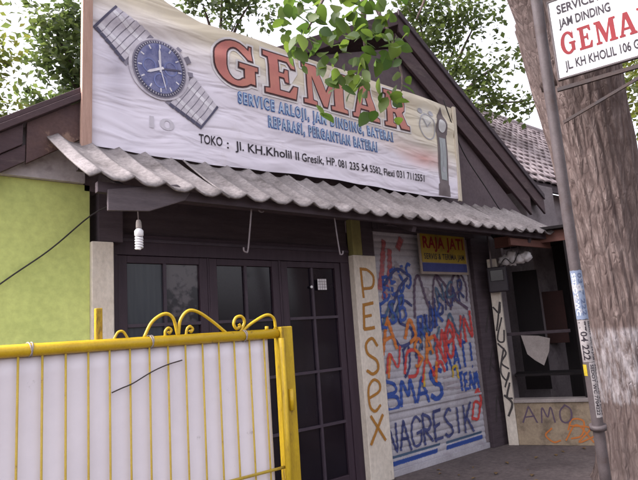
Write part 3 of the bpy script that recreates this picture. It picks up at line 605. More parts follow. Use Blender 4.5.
# printed long-case clock and a faded alarm clock at the right end
mcol('clock_case', (0.12, 0.095, 0.10), fine=0, col2=(0.19, 0.16, 0.165)); mcol('clock_pale', (0.60, 0.60, 0.60), fine=0); mcol('clock_glass', (0.36, 0.39, 0.40), fine=0); mcol('clock_line', (0.42, 0.42, 0.46), fine=0)
def lc(u, v): return (5.40 + 0.085 * v + u * 0.21, 3.165 + v * 1.14)
cc = poly_mesh('clock_case', [[[lc(-0.08, 0), lc(1.0, 0), lc(1.0, .12), lc(.93, .14), lc(.93, .70), lc(1.02, .72), lc(1.02, .80), lc(.92, .90), lc(.72, .97), lc(.55, 1.03), lc(.42, .97), lc(.15, .90), lc(-.02, .80), lc(-.02, .72), lc(.05, .70), lc(.05, .14), lc(-.08, .12)]]], bp, 0.003, 'clock_case', ban)
fx, fz = lc(.5, .80); poly_mesh('clock_face', [[ell(fx, fz, 0.072, 0.085, 24)]], bp, 0.005, 'clock_pale', cc)
poly_mesh('clock_window', [[[lc(.22, .18), lc(.78, .18), lc(.78, .66), lc(.22, .66)]]], bp, 0.005, 'clock_glass', cc)
gx, gz = lc(.5, .3); poly_mesh('pendulum', [[ell(gx, gz, 0.03, 0.035, 16)], [[(gx - .004, gz + .04), (gx + .004, gz + .04), (gx + .03, gz + .36), (gx + .022, gz + .36)]]], bp, 0.0066, 'clock_line', cc, dw=0.0001)
poly_mesh('alarm_clock', [[ell(5.30, 4.02, 0.15, 0.17, 28), ell(5.30, 4.02, 0.135, 0.155, 28)[::-1]], [[(5.29, 4.02), (5.30, 4.01), (5.36, 4.08), (5.355, 4.09)]], [[(5.295, 4.02), (5.305, 4.03), (5.22, 4.12), (5.21, 4.11)]], [ell(5.20, 4.21, .045, .035, 12)], [ell(5.40, 4.21, .045, .035, 12)]], bp, 0.003, 'clock_line', ban, dw=0.0001)

# ================================================================== LEFT HOUSE
lh_ = thing('green_house', 'lime green walled house with dark brown roof edge, left of the shop', 'house', (0.3, 4.3, 0.1))
def lz(x): return 3.126 + 0.66 * (x - 0.703)
MB().prism([(-0.9, 0.1), (1.338, 0.1), (1.338, 2.845), (0.70, 2.845), (-0.9, lz(-0.9) - 0.28)], 4.26, 4.40).build('wall', 'green', lh_)
MB().box(-0.9, -0.76, 4.405, 9.0, 0.1, 1.80).build('wall', 'green', lh_)
MB().prism([(0.70, 2.848), (1.29, 2.848), (1.29, 3.40), (1.236, lz(1.236) - 0.03), (0.70, lz(0.70) - 0.03)], 4.215, 4.39).build('gable_board', 'soffit', lh_)
def lboard(x0, x1, lo_, hi_, y0, y1, nm_, m_): MB().prism([(x0, lz(x0) + lo_), (x1, lz(x1) + lo_), (x1, lz(x1) + hi_), (x0, lz(x0) + hi_)], y0, y1).build(nm_, m_, lh_, 0.004)
lboard(-1.15, 0.845, -0.17, -0.02, 4.12, 4.16, 'barge_board', 'barge'); lboard(-1.15, 0.866, -0.30, -0.175, 4.135, 4.17, 'barge_board', 'barge')
lboard(-1.15, 1.236, -0.016, 0.037, 4.08, 4.14, 'roof_edge_strip', 'barge'); lboard(0.87, 1.236, -0.32, -0.02, 4.125, 4.165, 'end_board', 'barge_peeled')
lboard(-1.15, 1.236, 0.042, 0.085, 4.10, 9.2, 'roof_slope', 'barge')
wc_ = [(0.2, 4.25, 1.62), (0.75, 4.235, 2.09), (1.05, 4.22, 2.33), (1.33, 4.2, 2.60), (1.45, 4.0, 2.66)]
tag(MB().tube(sm(wc_, 5), 0.006, 6).build('cable', 'cable'), 'thin dark cable slanting across the green wall', 'cable')

# ================================================================== THINGS HANGING UNDER THE AWNING
bulb = thing('light_bulb', 'unlit white spiral bulb hanging on a cord under the awning, above the gate', 'light bulb', (1.452, 3.6, 2.24))
MB().tube([(1.446, 3.6, 2.63), (1.450, 3.6, 2.44)], 0.0045, 6).build('cord', 'wire', bulb)
MB().tube([(1.450, 3.6, 2.45), (1.451, 3.6, 2.435), (1.452, 3.6, 2.40), (1.452, 3.6, 2.39)], [0.012, 0.018, 0.020, 0.018], 12).build('socket', 'ledge', bulb)
MB().tube([(1.452, 3.6, 2.39), (1.452, 3.6, 2.375), (1.452, 3.6, 2.345), (1.452, 3.6, 2.335)], [0.018, 0.030, 0.030, 0.022], 14).build('bulb_base', 'plastic_white', bulb)
sp_ = [(1.452 + 0.021 * math.cos(a), 3.6 + 0.021 * math.sin(a), 2.335 - 0.085 * i / 60) for i in range(61) for a in (i * 0.5,)]
MB().tube(sp_, 0.0085, 6).build('spiral_tube', 'plastic_white', bulb)
def hook(pts, label):
    return tag(MB().tube(sm(pts, 6), 0.0065, 6).build('hanging_hook', 'wire'), label, 'hook', 'wire hooks under the awning')
hook([(2.375, 3.6, 2.72), (2.35, 3.6, 2.55), (2.31, 3.6, 2.29), (2.29, 3.6, 2.265), (2.272, 3.6, 2.275), (2.27, 3.6, 2.30)], 'straight wire hook over the middle door, left of the two long hooks')
hook([(3.215, 3.6, 2.73), (3.225, 3.6, 2.55), (3.25, 3.6, 2.31), (3.262, 3.6, 2.282), (3.285, 3.6, 2.29), (3.29, 3.6, 2.315)], 'long wire hook hanging just left of the cream pillar')
hook([(2.43, 3.6, 2.72), (2.425, 3.6, 2.63), (2.44, 3.6, 2.595), (2.47, 3.6, 2.60), (2.475, 3.6, 2.64)], 'short curled wire hook beside the straight long hook')

# ================================================================== GATE
gate = thing('gate', 'yellow framed gate with white sheet panel and thin bars, before the shop doors', 'gate', (1.2, 3.0, 0.1))
GY = 3.0
MB().tube([(-0.9, GY, 1.628), (0.6, GY, 1.628), (2.11, GY, 1.631)], 0.031, 14).build('top_rail', 'yellow', gate)
MB().tube([(-0.9, GY - 0.03, 0.80), (2.115, GY - 0.03, 0.82)], 0.009, 8).build('middle_rail', 'yellow_thin', gate)
MB().tube([(-0.9, GY, 0.20), (2.10, GY, 0.20)], 0.026, 12).build('bottom_rail', 'yellow', gate)
MB().box(2.115, 2.205, GY - 0.045, GY + 0.045, 0.1, 1.672).build('end_post', 'yellow_grimy', gate, 0.006)
MB().tube([(2.10, GY - 0.055, 0.12), (2.105, GY - 0.055, 1.60)], 0.020, 10).build('hinge_bar', 'yellow_grimy', gate)
MB().tube([(2.16, GY - 0.05, 1.15), (2.16, GY - 0.05, 1.28)], 0.016, 10).build('hinge', 'yellow', gate)
bm = bmesh.new(); G = []
for i in range(120):
    x = -0.9 + (2.045 + 0.9) * i / 119; r = []
    for j in range(16):
        z = 0.24 + (1.600 - 0.24) * j / 15; y = GY + 0.014 + 0.002 * math.sin(2 * math.pi * (x - 0.61) / 0.107) + 0.004 * noise.noise(Vector((x * 2, z * 2, 3))); r.append(bm.verts.new((x, y, z)))
    G.append(r)
for i in range(119):
    for j in range(15): f = bm.faces.new((G[i][j], G[i + 1][j], G[i + 1][j + 1], G[i][j + 1])); f.smooth = True
me = bpy.data.meshes.new('sheet_panel'); bm.to_mesh(me); bm.free(); o = link('sheet_panel', me, 'panel', gate); s_ = o.modifiers.new('t', 'SOLIDIFY'); s_.thickness = 0.003; s_.offset = 1
random.seed(2)
for k in range(-14, 14):
    x = 0.612 + 0.1070 * k; dx = random.uniform(-0.006, 0.006)
    MB().tube([(x + dx, GY - 0.006, 0.2), (x, GY - 0.008, 0.9), (x - dx * 0.3, GY - 0.006, 1.605)], 0.0056, 8).build('bar', 'yellow_thin', gate)
def scroll(pts, r=0.0095): return MB().tube([(x, GY, z) for x, z in sm(pts, 8)], r, 8).build('scroll', 'yellow', gate)
scroll([(1.229, 1.655), (1.276, 1.737), (1.347, 1.779), (1.40, 1.755), (1.426, 1.655)])
scroll([(1.430, 1.655), (1.446, 1.742), (1.494, 1.792), (1.558, 1.784), (1.647, 1.728), (1.745, 1.650)])
scroll([(1.842, 1.655), (1.872, 1.714), (1.852, 1.748), (1.812, 1.742), (1.795, 1.706), (1.812, 1.676), (1.838, 1.688), (1.832, 1.702)])
scroll([(1.848, 1.655), (1.927, 1.705), (2.035, 1.751), (2.092, 1.73), (2.104, 1.665)])
scroll([(1.350, 1.655), (1.353, 1.685), (1.372, 1.70), (1.388, 1.688), (1.378, 1.672), (1.368, 1.68)], 0.008); scroll([(1.478, 1.655), (1.484, 1.688), (1.503, 1.703), (1.521, 1.688), (1.51, 1.672), (1.50, 1.68)], 0.008)
scroll([(2.034, 1.655), (2.036, 1.68)], 0.012); scroll([(1.065, 1.655), (1.087, 1.690), (1.115, 1.692), (1.14, 1.655)], 0.007)
for x in (0.66, 1.262, 1.86): 
    MB().tube([(x + 0.010 * math.sin(a * 0.7), GY + 0.034 * math.cos(a), 1.63 + 0.034 * math.sin(a)) for a in [i * 0.5 for i in range(27)]], 0.0035, 6).build('wire_tie', 'ledge', gate)
tag(MB().tube(sm([(1.045, GY - 0.02, 1.385), (1.10, GY - 0.014, 1.402), (1.159, GY - 0.018, 1.421), (1.259, GY - 0.016, 1.468), (1.346, GY - 0.018, 1.498), (1.442, GY - 0.014, 1.517)], 5), 0.0036, 5).build('bent_wire', 'steel'), 'thin bent wire stuck slanting through the bars of the white gate', 'wire')
tag(MB().box(0.99, 1.025, 3.05, 3.085, 0.1, 1.825).build('gate_post', 'yellow_grimy', None, 0.004), 'short yellow post standing up behind the white gate, before the pillar', 'post')

# ================================================================== STALL ON THE RIGHT
P0 = Vector((6.40, 4.10, 0)); U = Vector((0.45, -0.893, 0)).normalized(); NV = Vector((U.y, -U.x, 0)) ; NV = NV if NV.x < 0 else -NV   # NV faces the camera
stall = thing('market_stall', 'dark open roadside stall behind a stained low wall, between the shutter and the tree', 'stall', (7.2, 3.8, 0.1))
MB().obox(P0, U, NV, 1.9, 0.1, 0.60, -0.12, 0.0, 0.02).build('low_wall', 'stallwall', stall, 0.006)
MB().obox(P0, U, NV, 1.92, 0.603, 0.645, -0.16, 0.03, 0.02).build('ledge', 'ledge', stall, 0.006)
MB().obox(P0, U, NV, 1.9, 2.56, 2.70, -0.10, -0.04, 0.02).build('fascia', 'redbrown', stall)
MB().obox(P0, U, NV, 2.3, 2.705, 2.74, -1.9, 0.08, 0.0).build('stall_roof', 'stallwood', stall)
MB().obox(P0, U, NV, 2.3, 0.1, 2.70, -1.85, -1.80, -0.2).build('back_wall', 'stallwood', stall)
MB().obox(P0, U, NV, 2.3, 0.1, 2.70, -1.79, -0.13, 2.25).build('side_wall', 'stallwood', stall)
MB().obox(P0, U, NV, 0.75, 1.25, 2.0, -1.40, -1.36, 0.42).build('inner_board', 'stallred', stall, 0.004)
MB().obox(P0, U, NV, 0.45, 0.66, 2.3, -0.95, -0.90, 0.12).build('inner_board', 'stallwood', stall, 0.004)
MB().obox(P0, U, NV, 0.78, 1.42, 1.46, -0.22, -0.18, 0.02).build('cross_bar', 'timber', stall, 0.004)
MB().obox(P0, U, NV, 1.8, 0.90, 0.93, -0.62, -0.20, 0.05).build('counter', 'stallwood', stall, 0.004)
MB().obox(P0, U, NV, 0.92, 0.645, 2.56, -0.11, -0.04, 0.84).build('post', 'stallwood', stall, 0.006)
sp0 = MB().obox(P0, U, NV, 0.02, 0.1, 2.42, -0.12, 0.02, -0.10).build('post', 'whitewash', stall, 0.006); sp0['label'] = 'pale post with dark scribbles'
fs = flat(P0, U, NV)
ribbon_mesh('graffiti', [scr([(-0.09, 1.80), (-0.02, 1.72), (0.0, 1.86), (-0.05, 1.62), (-0.08, 1.5)]), scr([(0.0, 1.66), (-0.08, 1.40), (-0.01, 1.36), (0.01, 1.5)]), scr([(-0.085, 1.34), (0.0, 1.22), (-0.07, 1.10), (0.01, 1.02)]), scr([(-0.02, 1.28), (-0.09, 1.0), (-0.03, 0.88), (0.01, 0.98), (-0.06, 0.80)]), scr([(0.0, 0.85), (-0.05, 0.68), (0.01, 0.66)])] + [scr([(-0.08, 0.7), (0, 0.6), (-0.06, 0.45)])], lambda a, b_, w: fs(a, b_, w + 0.02), 0.028, 'spray_black', sp0)
ribbon_mesh('graffiti', word('AMO', (0.10, 0.36), (0.72, 0.36), 0.19), fs, 0.020, 'spray_purple', stall, lift=0.002)
ribbon_mesh('graffiti', [scr([(0.60, 0.28), (0.66, 0.4), (0.78, 0.38), (0.74, 0.22), (0.62, 0.18)]), scr([(0.56, 0.16), (0.7, 0.34), (0.86, 0.14)]), scr([(0.62, 0.33), (0.84, 0.3), (0.7, 0.14), (0.9, 0.22)]), scr([(0.42, 0.3), (0.34, 0.22), (0.42, 0.14), (0.5, 0.16)])], fs, 0.022, 'spray_orange', stall, lift=0.004)
# hung sheet, bags, meter
def fo(a, c, d): return P0 + U * a + Vector((0, 0, c)) + NV * d
bm = bmesh.new(); q = [(0.19, 1.42), (0.40, 1.40), (0.53, 1.36), (0.50, 1.20), (0.42, 1.03), (0.32, 1.10), (0.24, 1.18)]
for d in (-0.17, -0.166):
    vs = [bm.verts.new(fo(a, c, d + 0.012 * math.sin(9 * a))) for a, c in q]; bm.faces.new(vs)
bmesh.ops.bridge_loops(bm, edges=bm.edges)
me = bpy.data.meshes.new('hanging_sheet'); bm.to_mesh(me); bm.free(); tag(link('hanging_sheet', me, 'ledge'), 'pale grey torn sheet hanging from the bar inside the dark stall', 'sheet')
random.seed(9)
bag = thing('plastic_bags', 'crumpled white plastic bags hanging under the stall roof', 'plastic bag', fo(0.25, 2.33, -0.05))
for k, a in enumerate((0.12, 0.21, 0.30, 0.38)):
    bm = bmesh.new(); bmesh.ops.create_icosphere(bm, subdivisions=3, radius=1); cc_ = fo(a, 2.39 + 0.02 * (k % 2), -0.05)
    for v in bm.verts:
        n_ = 1 + 0.45 * noise.noise(v.co * 2.2 + Vector((k * 7, 0, 0))); v.co = cc_ + Vector((v.co.x * 0.075 * n_, v.co.y * 0.075 * n_, v.co.z * (0.065 if k != 1 else 0.10) * n_))
    me = bpy.data.meshes.new('bag'); bm.to_mesh(me); bm.free()
    for p in me.polygons: p.use_smooth = True
    link('bag', me, 'paper', bag)
    MB().tube([cc_ + Vector((0, 0, 0.05)), fo(a, 2.57, -0.05)], 0.004, 5).build('string', 'wire', bag)
meter = thing('meter_box', 'dark electricity meter box fixed to the top of the pale post', 'meter box', fo(0.0, 2.0, 0.08))
MB().obox(P0, U, NV, 0.14, 1.98, 2.30, 0.025, 0.15, -0.10).build('case', 'meter', meter, 0.015)
MB().obox(P0, U, NV, 0.10, 2.12, 2.26, 0.152, 0.162, -0.06).build('window', 'pane', meter, 0.004)
MB().tube([fo(-0.04, 2.30, 0.09), fo(-0.04, 2.66, 0.06)], 0.012, 8).build('conduit', 'wire', meter)
MB().tube(sm([fo(0.05, 2.30, 0.09), fo(0.14, 2.40, 0.07), fo(0.22, 2.33, 0.05), fo(0.3, 2.46, 0.0)], 5), 0.007, 6).build('lead', 'cable', meter)

# ================================================================== TILED HOUSE BEHIND
th = thing('tiled_house', 'house with a pale clay tiled roof behind the stall, right of the gable', 'house', (11.0, 7.0, 0))
MB().box(7.95, 18.0, 5.25, 5.4, 0.1, 4.0).build('wall', 'greywall', th)
MB().box(7.72, 8.6, 4.30, 5.245, 0.1, 3.68).build('side_pier', 'greywall', th, 0.01)
MB().box(8.6, 8.75, 5.405, 10.8, 0.1, 3.7).build('wall', 'greywall', th)
MB().box(8.75, 18.0, 10.8, 11.0, 0.1, 3.7).build('wall', 'greywall', th)
bm = bmesh.new(); random.seed(3)
ex, ey, ez = 8.0, 5.0, 4.06; sl_ = Vector((0, 0.70, 0.714)).normalized(); nr = Vector((0, -0.714, 0.70)); rowh = 0.27; tw = 0.24
for j in range(16):
    for i in range(42):
        o = Vector((ex + i * tw + (0.5 * tw if j % 2 else 0), ey, ez)) + sl_ * rowh * j; dz = random.uniform(-0.008, 0.012); n = 6; pr_ = None
        for k in range(n + 1):
            t = k / n; h = 0.032 * math.sin(math.pi * t) + 0.012 * math.sin(2 * math.pi * t) + 0.02 + dz
            lo_ = bm.verts.new(o + Vector((t * tw * 1.02, 0, 0)) + nr * (h + 0.035) - sl_ * 0.05 * math.sin(math.pi * t)); hi_ = bm.verts.new(o + Vector((t * tw * 1.02, 0, 0)) + sl_ * rowh * 1.12 + nr * h)
            un = bm.verts.new(lo_.co - nr * 0.03)
            if pr_:
                f = bm.faces.new((pr_[0], lo_, hi_, pr_[1])); f.smooth = True; bm.faces.new((pr_[2], un, lo_, pr_[0]))
            pr_ = (lo_, hi_, un)
me = bpy.data.meshes.new('roof'); bm.to_mesh(me); bm.free(); link('roof', me, 'tile', th)
a_ = Vector((ex, ey, ez)); L_ = rowh * 16
bm = bmesh.new(); vs = [bm.verts.new(p) for p in (a_, a_ + Vector((10.1, 0, 0)), a_ + Vector((10.1, 0, 0)) + sl_ * L_, a_ + sl_ * L_)]; bm.faces.new(vs)
b2 = [Vector((10.1, 2 * 3.02, 0)), Vector((0, 2 * 3.02, 0))]; vs2 = [bm.verts.new(a_ + p) for p in b2]; bm.faces.new((vs[3], vs[2], vs2[0], vs2[1]))
me = bpy.data.meshes.new('roof_deck'); bm.to_mesh(me); bm.free(); link('roof_deck', me, 'stallwood', th)
MB().tube([a_ + sl_ * L_ + Vector((0, 0, .04)), a_ + sl_ * L_ + Vector((10.1, 0, .04))], 0.11, 10).build('ridge', 'tile', th)
MB().box(8.0, 18.0, 4.98, 5.04, 3.92, 4.07).build('eaves_board', 'timber', th)

# ================================================================== POLE, SIGN
def lerp(a, b, t): return Vector(a) + (Vector(b) - Vector(a)) * t
PB, PT = Vector((4.762, 2.288, 0.0)), Vector((4.10, 1.955, 4.9))
pole = thing('sign_pole', 'leaning grey steel pole with paper stickers, in front of the big tree', 'pole', PB)
MB().tube([lerp(PB, PT, t / 12) for t in range(13)], 0.044, 20).build('shaft', 'pole', pole)
MB().tube([PT, PT + Vector((0, 0, 0.03))], [0.060, 0.02], 16).build('cap', 'pole', pole)
def pole_at(z): return lerp(PB, PT, z / 4.9)
axis = (PT - PB).normalized()
fr = Vector((-pole_at(1.6).x, -pole_at(1.6).y, 0)).normalized(); rt = Vector((-fr.y, fr.x, 0)); rt = rt if rt.x > 0 else -rt
def wrap(u, v, w):
    """u round the pole in metres from the side facing the street, v height"""
    a = u / 0.044; return pole_at(v) + (fr * math.cos(a) + rt * math.sin(a)) * (0.044 + w)
mcol('sticker_blue', (0.22, 0.27, 0.37), col2=(0.16, 0.20, 0.29), dirt=(0.36, 0.36, 0.38), dirt_scale=9, dirt_lo=0.55, dirt_hi=0.6, scale=14); mcol('sticker_white', (0.36, 0.335, 0.335), dirt=(0.17, 0.145, 0.145), dirt_scale=10, dirt_lo=0.55, dirt_hi=0.7); mcol('sticker_yellow', (0.5, 0.38, 0.03))
def wrapped(name, u0, u1, z0, z1, m, w=0.0015):
    bm = bmesh.new(); G = []
    for i in range(13): G.append([bm.verts.new(wrap(u0 + (u1 - u0) * i / 12, z0 + (z1 - z0) * j / 8 + 0.006 * noise.noise(Vector((i, z0, 0))), w)) for j in range(9)])
    for i in range(12):
        for j in range(8): f = bm.faces.new((G[i][j], G[i + 1][j], G[i + 1][j + 1], G[i][j + 1])); f.smooth = True
    me = bpy.data.meshes.new(name); bm.to_mesh(me); bm.free(); return link(name, me, m, pole)
def wtext(body, uc, ztop, length, height, parent, m='ink_black'):
    cu = bpy.data.curves.new('t', 'FONT'); cu.body = body; cu.resolution_u = 2; cu.offset = 0.02; o = bpy.data.objects.new('t', cu); C.objects.link(o)
    me = bpy.data.meshes.new_from_object(o.evaluated_get(bpy.context.evaluated_depsgraph_get())); bpy.data.objects.remove(o); bpy.data.curves.remove(cu)
    x1 = max(v.co.x for v in me.vertices); me.name = 'lettering'; me.materials.clear()
    for v in me.vertices: v.co = wrap(uc + (v.co.y / 0.73 - 0.5) * height, ztop - v.co.x / x1 * length if True else 0, 0.0032)
    return link('lettering', me, m, parent)
s1 = wrapped('sticker', -0.055, 0.065, 1.58, 1.97, 'sticker_blue'); mcol('ink_grey_blue', (0.10, 0.13, 0.22), fine=0)
wtext('0317 222', 0.025, 1.95, 0.34, 0.035, s1, 'ink_grey_blue'); wtext('SEDOT WC', -0.02, 1.95, 0.34, 0.03, s1, 'signwhite')
s2 = wrapped('sticker', -0.050, 0.075, 1.24, 1.573, 'sticker_white'); wtext('7704 222', -0.005, 1.565, 0.31, 0.05, s2); wtext('SEDOT WC 24 JAM', 0.048, 1.565, 0.31, 0.022, s2)
s3 = wrapped('sticker', 0.0, 0.075, 0.80, 1.235, 'sticker_white'); wtext('SEDOT WC 7704222', 0.02, 1.22, 0.40, 0.026, s3); wtext('MELAYANI 24 JAM', 0.055, 1.22, 0.40, 0.02, s3)
wrapped('sticker', -0.058, -0.02, 1.13, 1.22, 'sticker_yellow', 0.003)
MB().tube([pole_at(0.74) , pole_at(0.70)], 0.064, 16).build('clamp', 'pole', pole)
sgn_u = Vector((0.28, -0.96, 0)).normalized(); sgn_n = Vector((sgn_u.y, -sgn_u.x, 0)); sgn_n = sgn_n if sgn_n.x < 0 else -sgn_n
SO = Vector((4.235, 1.93, 0)); SB, ST, SW = 3.475, 4.13, 0.76
sign = thing('shop_sign', 'white double lined shop sign with red name fixed to the leaning pole', 'sign', SO + Vector((0, 0, SB)))
MB().obox(SO, sgn_u, sgn_n, SW, SB, ST, -0.02, 0.0, 0.0).build('panel', 'signwhite', sign, 0.003)
e = MB(); e.obox(SO, sgn_u, sgn_n, SW + 0.012, SB - 0.014, SB - 0.001, -0.028, 0.006, -0.012); e.obox(SO, sgn_u, sgn_n, SW + 0.012, ST + 0.001, ST + 0.014, -0.028, 0.006, -0.012); e.obox(SO, sgn_u, sgn_n, -0.001, SB, ST, -0.028, 0.006, -0.012); e.obox(SO, sgn_u, sgn_n, SW + 0.012, SB, ST, -0.028, 0.006, SW + 0.001)
e.build('frame', 'pole', sign)
fsn = flat(SO, sgn_u, sgn_n)
text_mesh('lettering', 'SERVICE ARLOJI', 0.055, SB + 0.535, 0.52, 0.075, fsn, 0.003, 'ink_black', sign, offset=0.03)
text_mesh('lettering', 'JAM DINDING', 0.055, SB + 0.415, 0.37, 0.075, fsn, 0.003, 'ink_black', sign, offset=0.03)
text_mesh('lettering', 'JL. KH KHOLIL 106 GRESIK', 0.055, SB + 0.055, 0.66, 0.075, fsn, 0.003, 'ink_black', sign, offset=0.025)
poly_mesh('lettering', slab_word([('G', .045, .155, SB + .175), ('E', .175, .275, SB + .175), ('M', .295, .445, SB + .175), ('A', .455, .575, SB + .175), ('R', .59, .70, SB + .175)], 0.19), fsn, 0.003, 'ink_red', sign, 0)
MB().beam(fsn(-0.03, SB - 0.085, -0.01), fsn(0.78, SB - 0.075, -0.01), 0.025, 0.03).build('arm', 'steel', sign)
MB().beam(fsn(-0.02, SB - 0.36, -0.01), fsn(0.72, SB - 0.10, -0.01), 0.018, 0.022).build('arm_brace', 'steel', sign)

# ================================================================== TREES
m, t, b = nodes('tree_bark'); M['bark'] = m
co = N(t, 'ShaderNodeTexCoord'); mp = N(t, 'ShaderNodeMapping'); mp.inputs['Scale'].default_value = (4.5, 4.5, 0.95); t.links.new(co.outputs['Object'], mp.inputs[0])
n0 = N(t, 'ShaderNodeTexNoise', Scale=3.0, Detail=5.0); t.links.new(co.outputs['Object'], n0.inputs['Vector'])
wp_ = mixc(t, 0.13, mp.outputs[0], n0.outputs[1], 'LINEAR_LIGHT')
vo = N(t, 'ShaderNodeTexVoronoi', feature='DISTANCE_TO_EDGE', Scale=3.4); t.links.new(wp_, vo.inputs['Vector'])
vo2 = N(t, 'ShaderNodeTexVoronoi', feature='DISTANCE_TO_EDGE', Scale=8.0); t.links.new(wp_, vo2.inputs['Vector'])
n1 = N(t, 'ShaderNodeTexNoise', Scale=5.0, Detail=10.0, Roughness=0.75); t.links.new(mp.outputs[0], n1.inputs['Vector'])
n2 = N(t, 'ShaderNodeTexNoise', Scale=1.6, Detail=6.0); t.links.new(co.outputs['Object'], n2.inputs['Vector'])
cr1 = ramp(t, [(0.0, 0.0), (0.30, 1.0)], vo.outputs[0]); cr2 = ramp(t, [(0.0, 0.6), (0.14, 1.0)], vo2.outputs[0])
rb_ = ramp(t, [(0.30, (0.085, 0.060, 0.055)), (0.50, (0.165, 0.125, 0.115)), (0.70, (0.29, 0.235, 0.22))], n1.outputs[0])
ck = mixc(t, 1.0, cr1.outputs[0], cr2.outputs[0], 'MULTIPLY')
cbk = mixc(t, ramp(t, [(0.0, 0.45), (1.0, 1.0)], ck).outputs[0], (0.055, 0.038, 0.035), rb_.outputs[0])
cbk = mixc(t, ramp(t, [(0.5, 0.0), (0.72, 0.6)], n2.outputs[0]).outputs[0], cbk, (0.10, 0.077, 0.072))
t.links.new(cbk, b.inputs['Base Color']); b.inputs['Roughness'].default_value = 0.95; b.inputs['Specular IOR Level'].default_value = 0.15
ad = N(t, 'ShaderNodeMath', operation='MULTIPLY_ADD'); t.links.new(n1.outputs[0], ad.inputs[0]); ad.inputs[1].default_value = 0.7; t.links.new(ck, ad.inputs[2])
bu = N(t, 'ShaderNodeBump', Strength=0.6, Distance=0.03); t.links.new(ad.outputs[0], bu.inputs['Height']); t.links.new(bu.outputs[0], b.inputs['Normal'])
# the same bark with a worn band of white paint round it
m2 = m.copy(); m2.name = 'whitewashed_bark'; M['bark_white'] = m2; t2 = m2.node_tree; b2_ = t2.nodes['Principled BSDF']
lk = b2_.inputs['Base Color'].links[0].from_socket
co2 = N(t2, 'ShaderNodeTexCoord'); sp2 = N(t2, 'ShaderNodeSeparateXYZ'); t2.links.new(co2.outputs['Object'], sp2.inputs[0])
na = N(t2, 'ShaderNodeTexNoise', Scale=5.0, Detail=9.0, Roughness=0.75); mp2 = N(t2, 'ShaderNodeMapping'); mp2.inputs['Scale'].default_value = (3.5, 3.5, 0.9); t2.links.new(co2.outputs['Object'], mp2.inputs[0]); t2.links.new(mp2.outputs[0], na.inputs['Vector'])
zz = N(t2, 'ShaderNodeMath', operation='MULTIPLY_ADD'); t2.links.new(na.outputs[0], zz.inputs[0]); zz.inputs[1].default_value = 0.12; t2.links.new(sp2.outputs['Z'], zz.inputs[2])
band = ramp(t2, [(0.0, 0.0), (0.295, 0.0), (0.305, 1.0), (0.505, 1.0), (0.52, 0.0)], zz.outputs[0])
dv = N(t2, 'ShaderNodeMath', operation='DIVIDE'); t2.links.new(zz.outputs[0], dv.inputs[0]); dv.inputs[1].default_value = 3.0; t2.links.new(dv.outputs[0], band.inputs[0])
pt_ = ramp(t2, [(0.42, 0.0), (0.60, 0.9)], na.outputs[0])
mu = N(t2, 'ShaderNodeMath', operation='MULTIPLY'); t2.links.new(band.outputs[0], mu.inputs[0]); t2.links.new(pt_.outputs[0], mu.inputs[1])
t2.links.new(mixc(t2, mu.outputs[0], lk, (0.34, 0.315, 0.325)), b2_.inputs['Base Color'])

def leaf_mat(name, col, col2, trans=0.45):
    m, t, b = nodes(name)
    a = N(t, 'ShaderNodeVertexColor'); a.layer_name = 'tint'; sp = N(t, 'ShaderNodeSeparateColor'); t.links.new(a.outputs[0], sp.inputs[0])
    c = mixc(t, sp.outputs[0], col, col2); t.links.new(c, b.inputs['Base Color']); b.inputs['Roughness'].default_value = 0.5; b.inputs['Specular IOR Level'].default_value = 0.35
    tr = N(t, 'ShaderNodeBsdfTranslucent'); cb = mixc(t, 1.0, c, (1.5, 1.6, 0.9), 'MULTIPLY'); t.links.new(cb, tr.inputs[0])
    mx = N(t, 'ShaderNodeMixShader'); mx.inputs[0].default_value = trans; t.links.new(b.outputs[0], mx.inputs[1]); t.links.new(tr.outputs[0], mx.inputs[2])
    t.links.new(mx.outputs[0], t.nodes['Material Output'].inputs[0]); return m
M['leaf_grey'] = leaf_mat('dull_green_leaves', (0.060, 0.085, 0.045), (0.13, 0.16, 0.07))
M['leaf_dark'] = leaf_mat('dark_green_leaves', (0.050, 0.070, 0.030), (0.14, 0.175, 0.065))
M['leaf_yellow'] = leaf_mat('yellowish_leaves', (0.09, 0.115, 0.04), (0.22, 0.21, 0.05))
M['leaf_near'] = leaf_mat('fresh_green_leaves', (0.045, 0.085, 0.025), (0.125, 0.17, 0.042), 0.5)
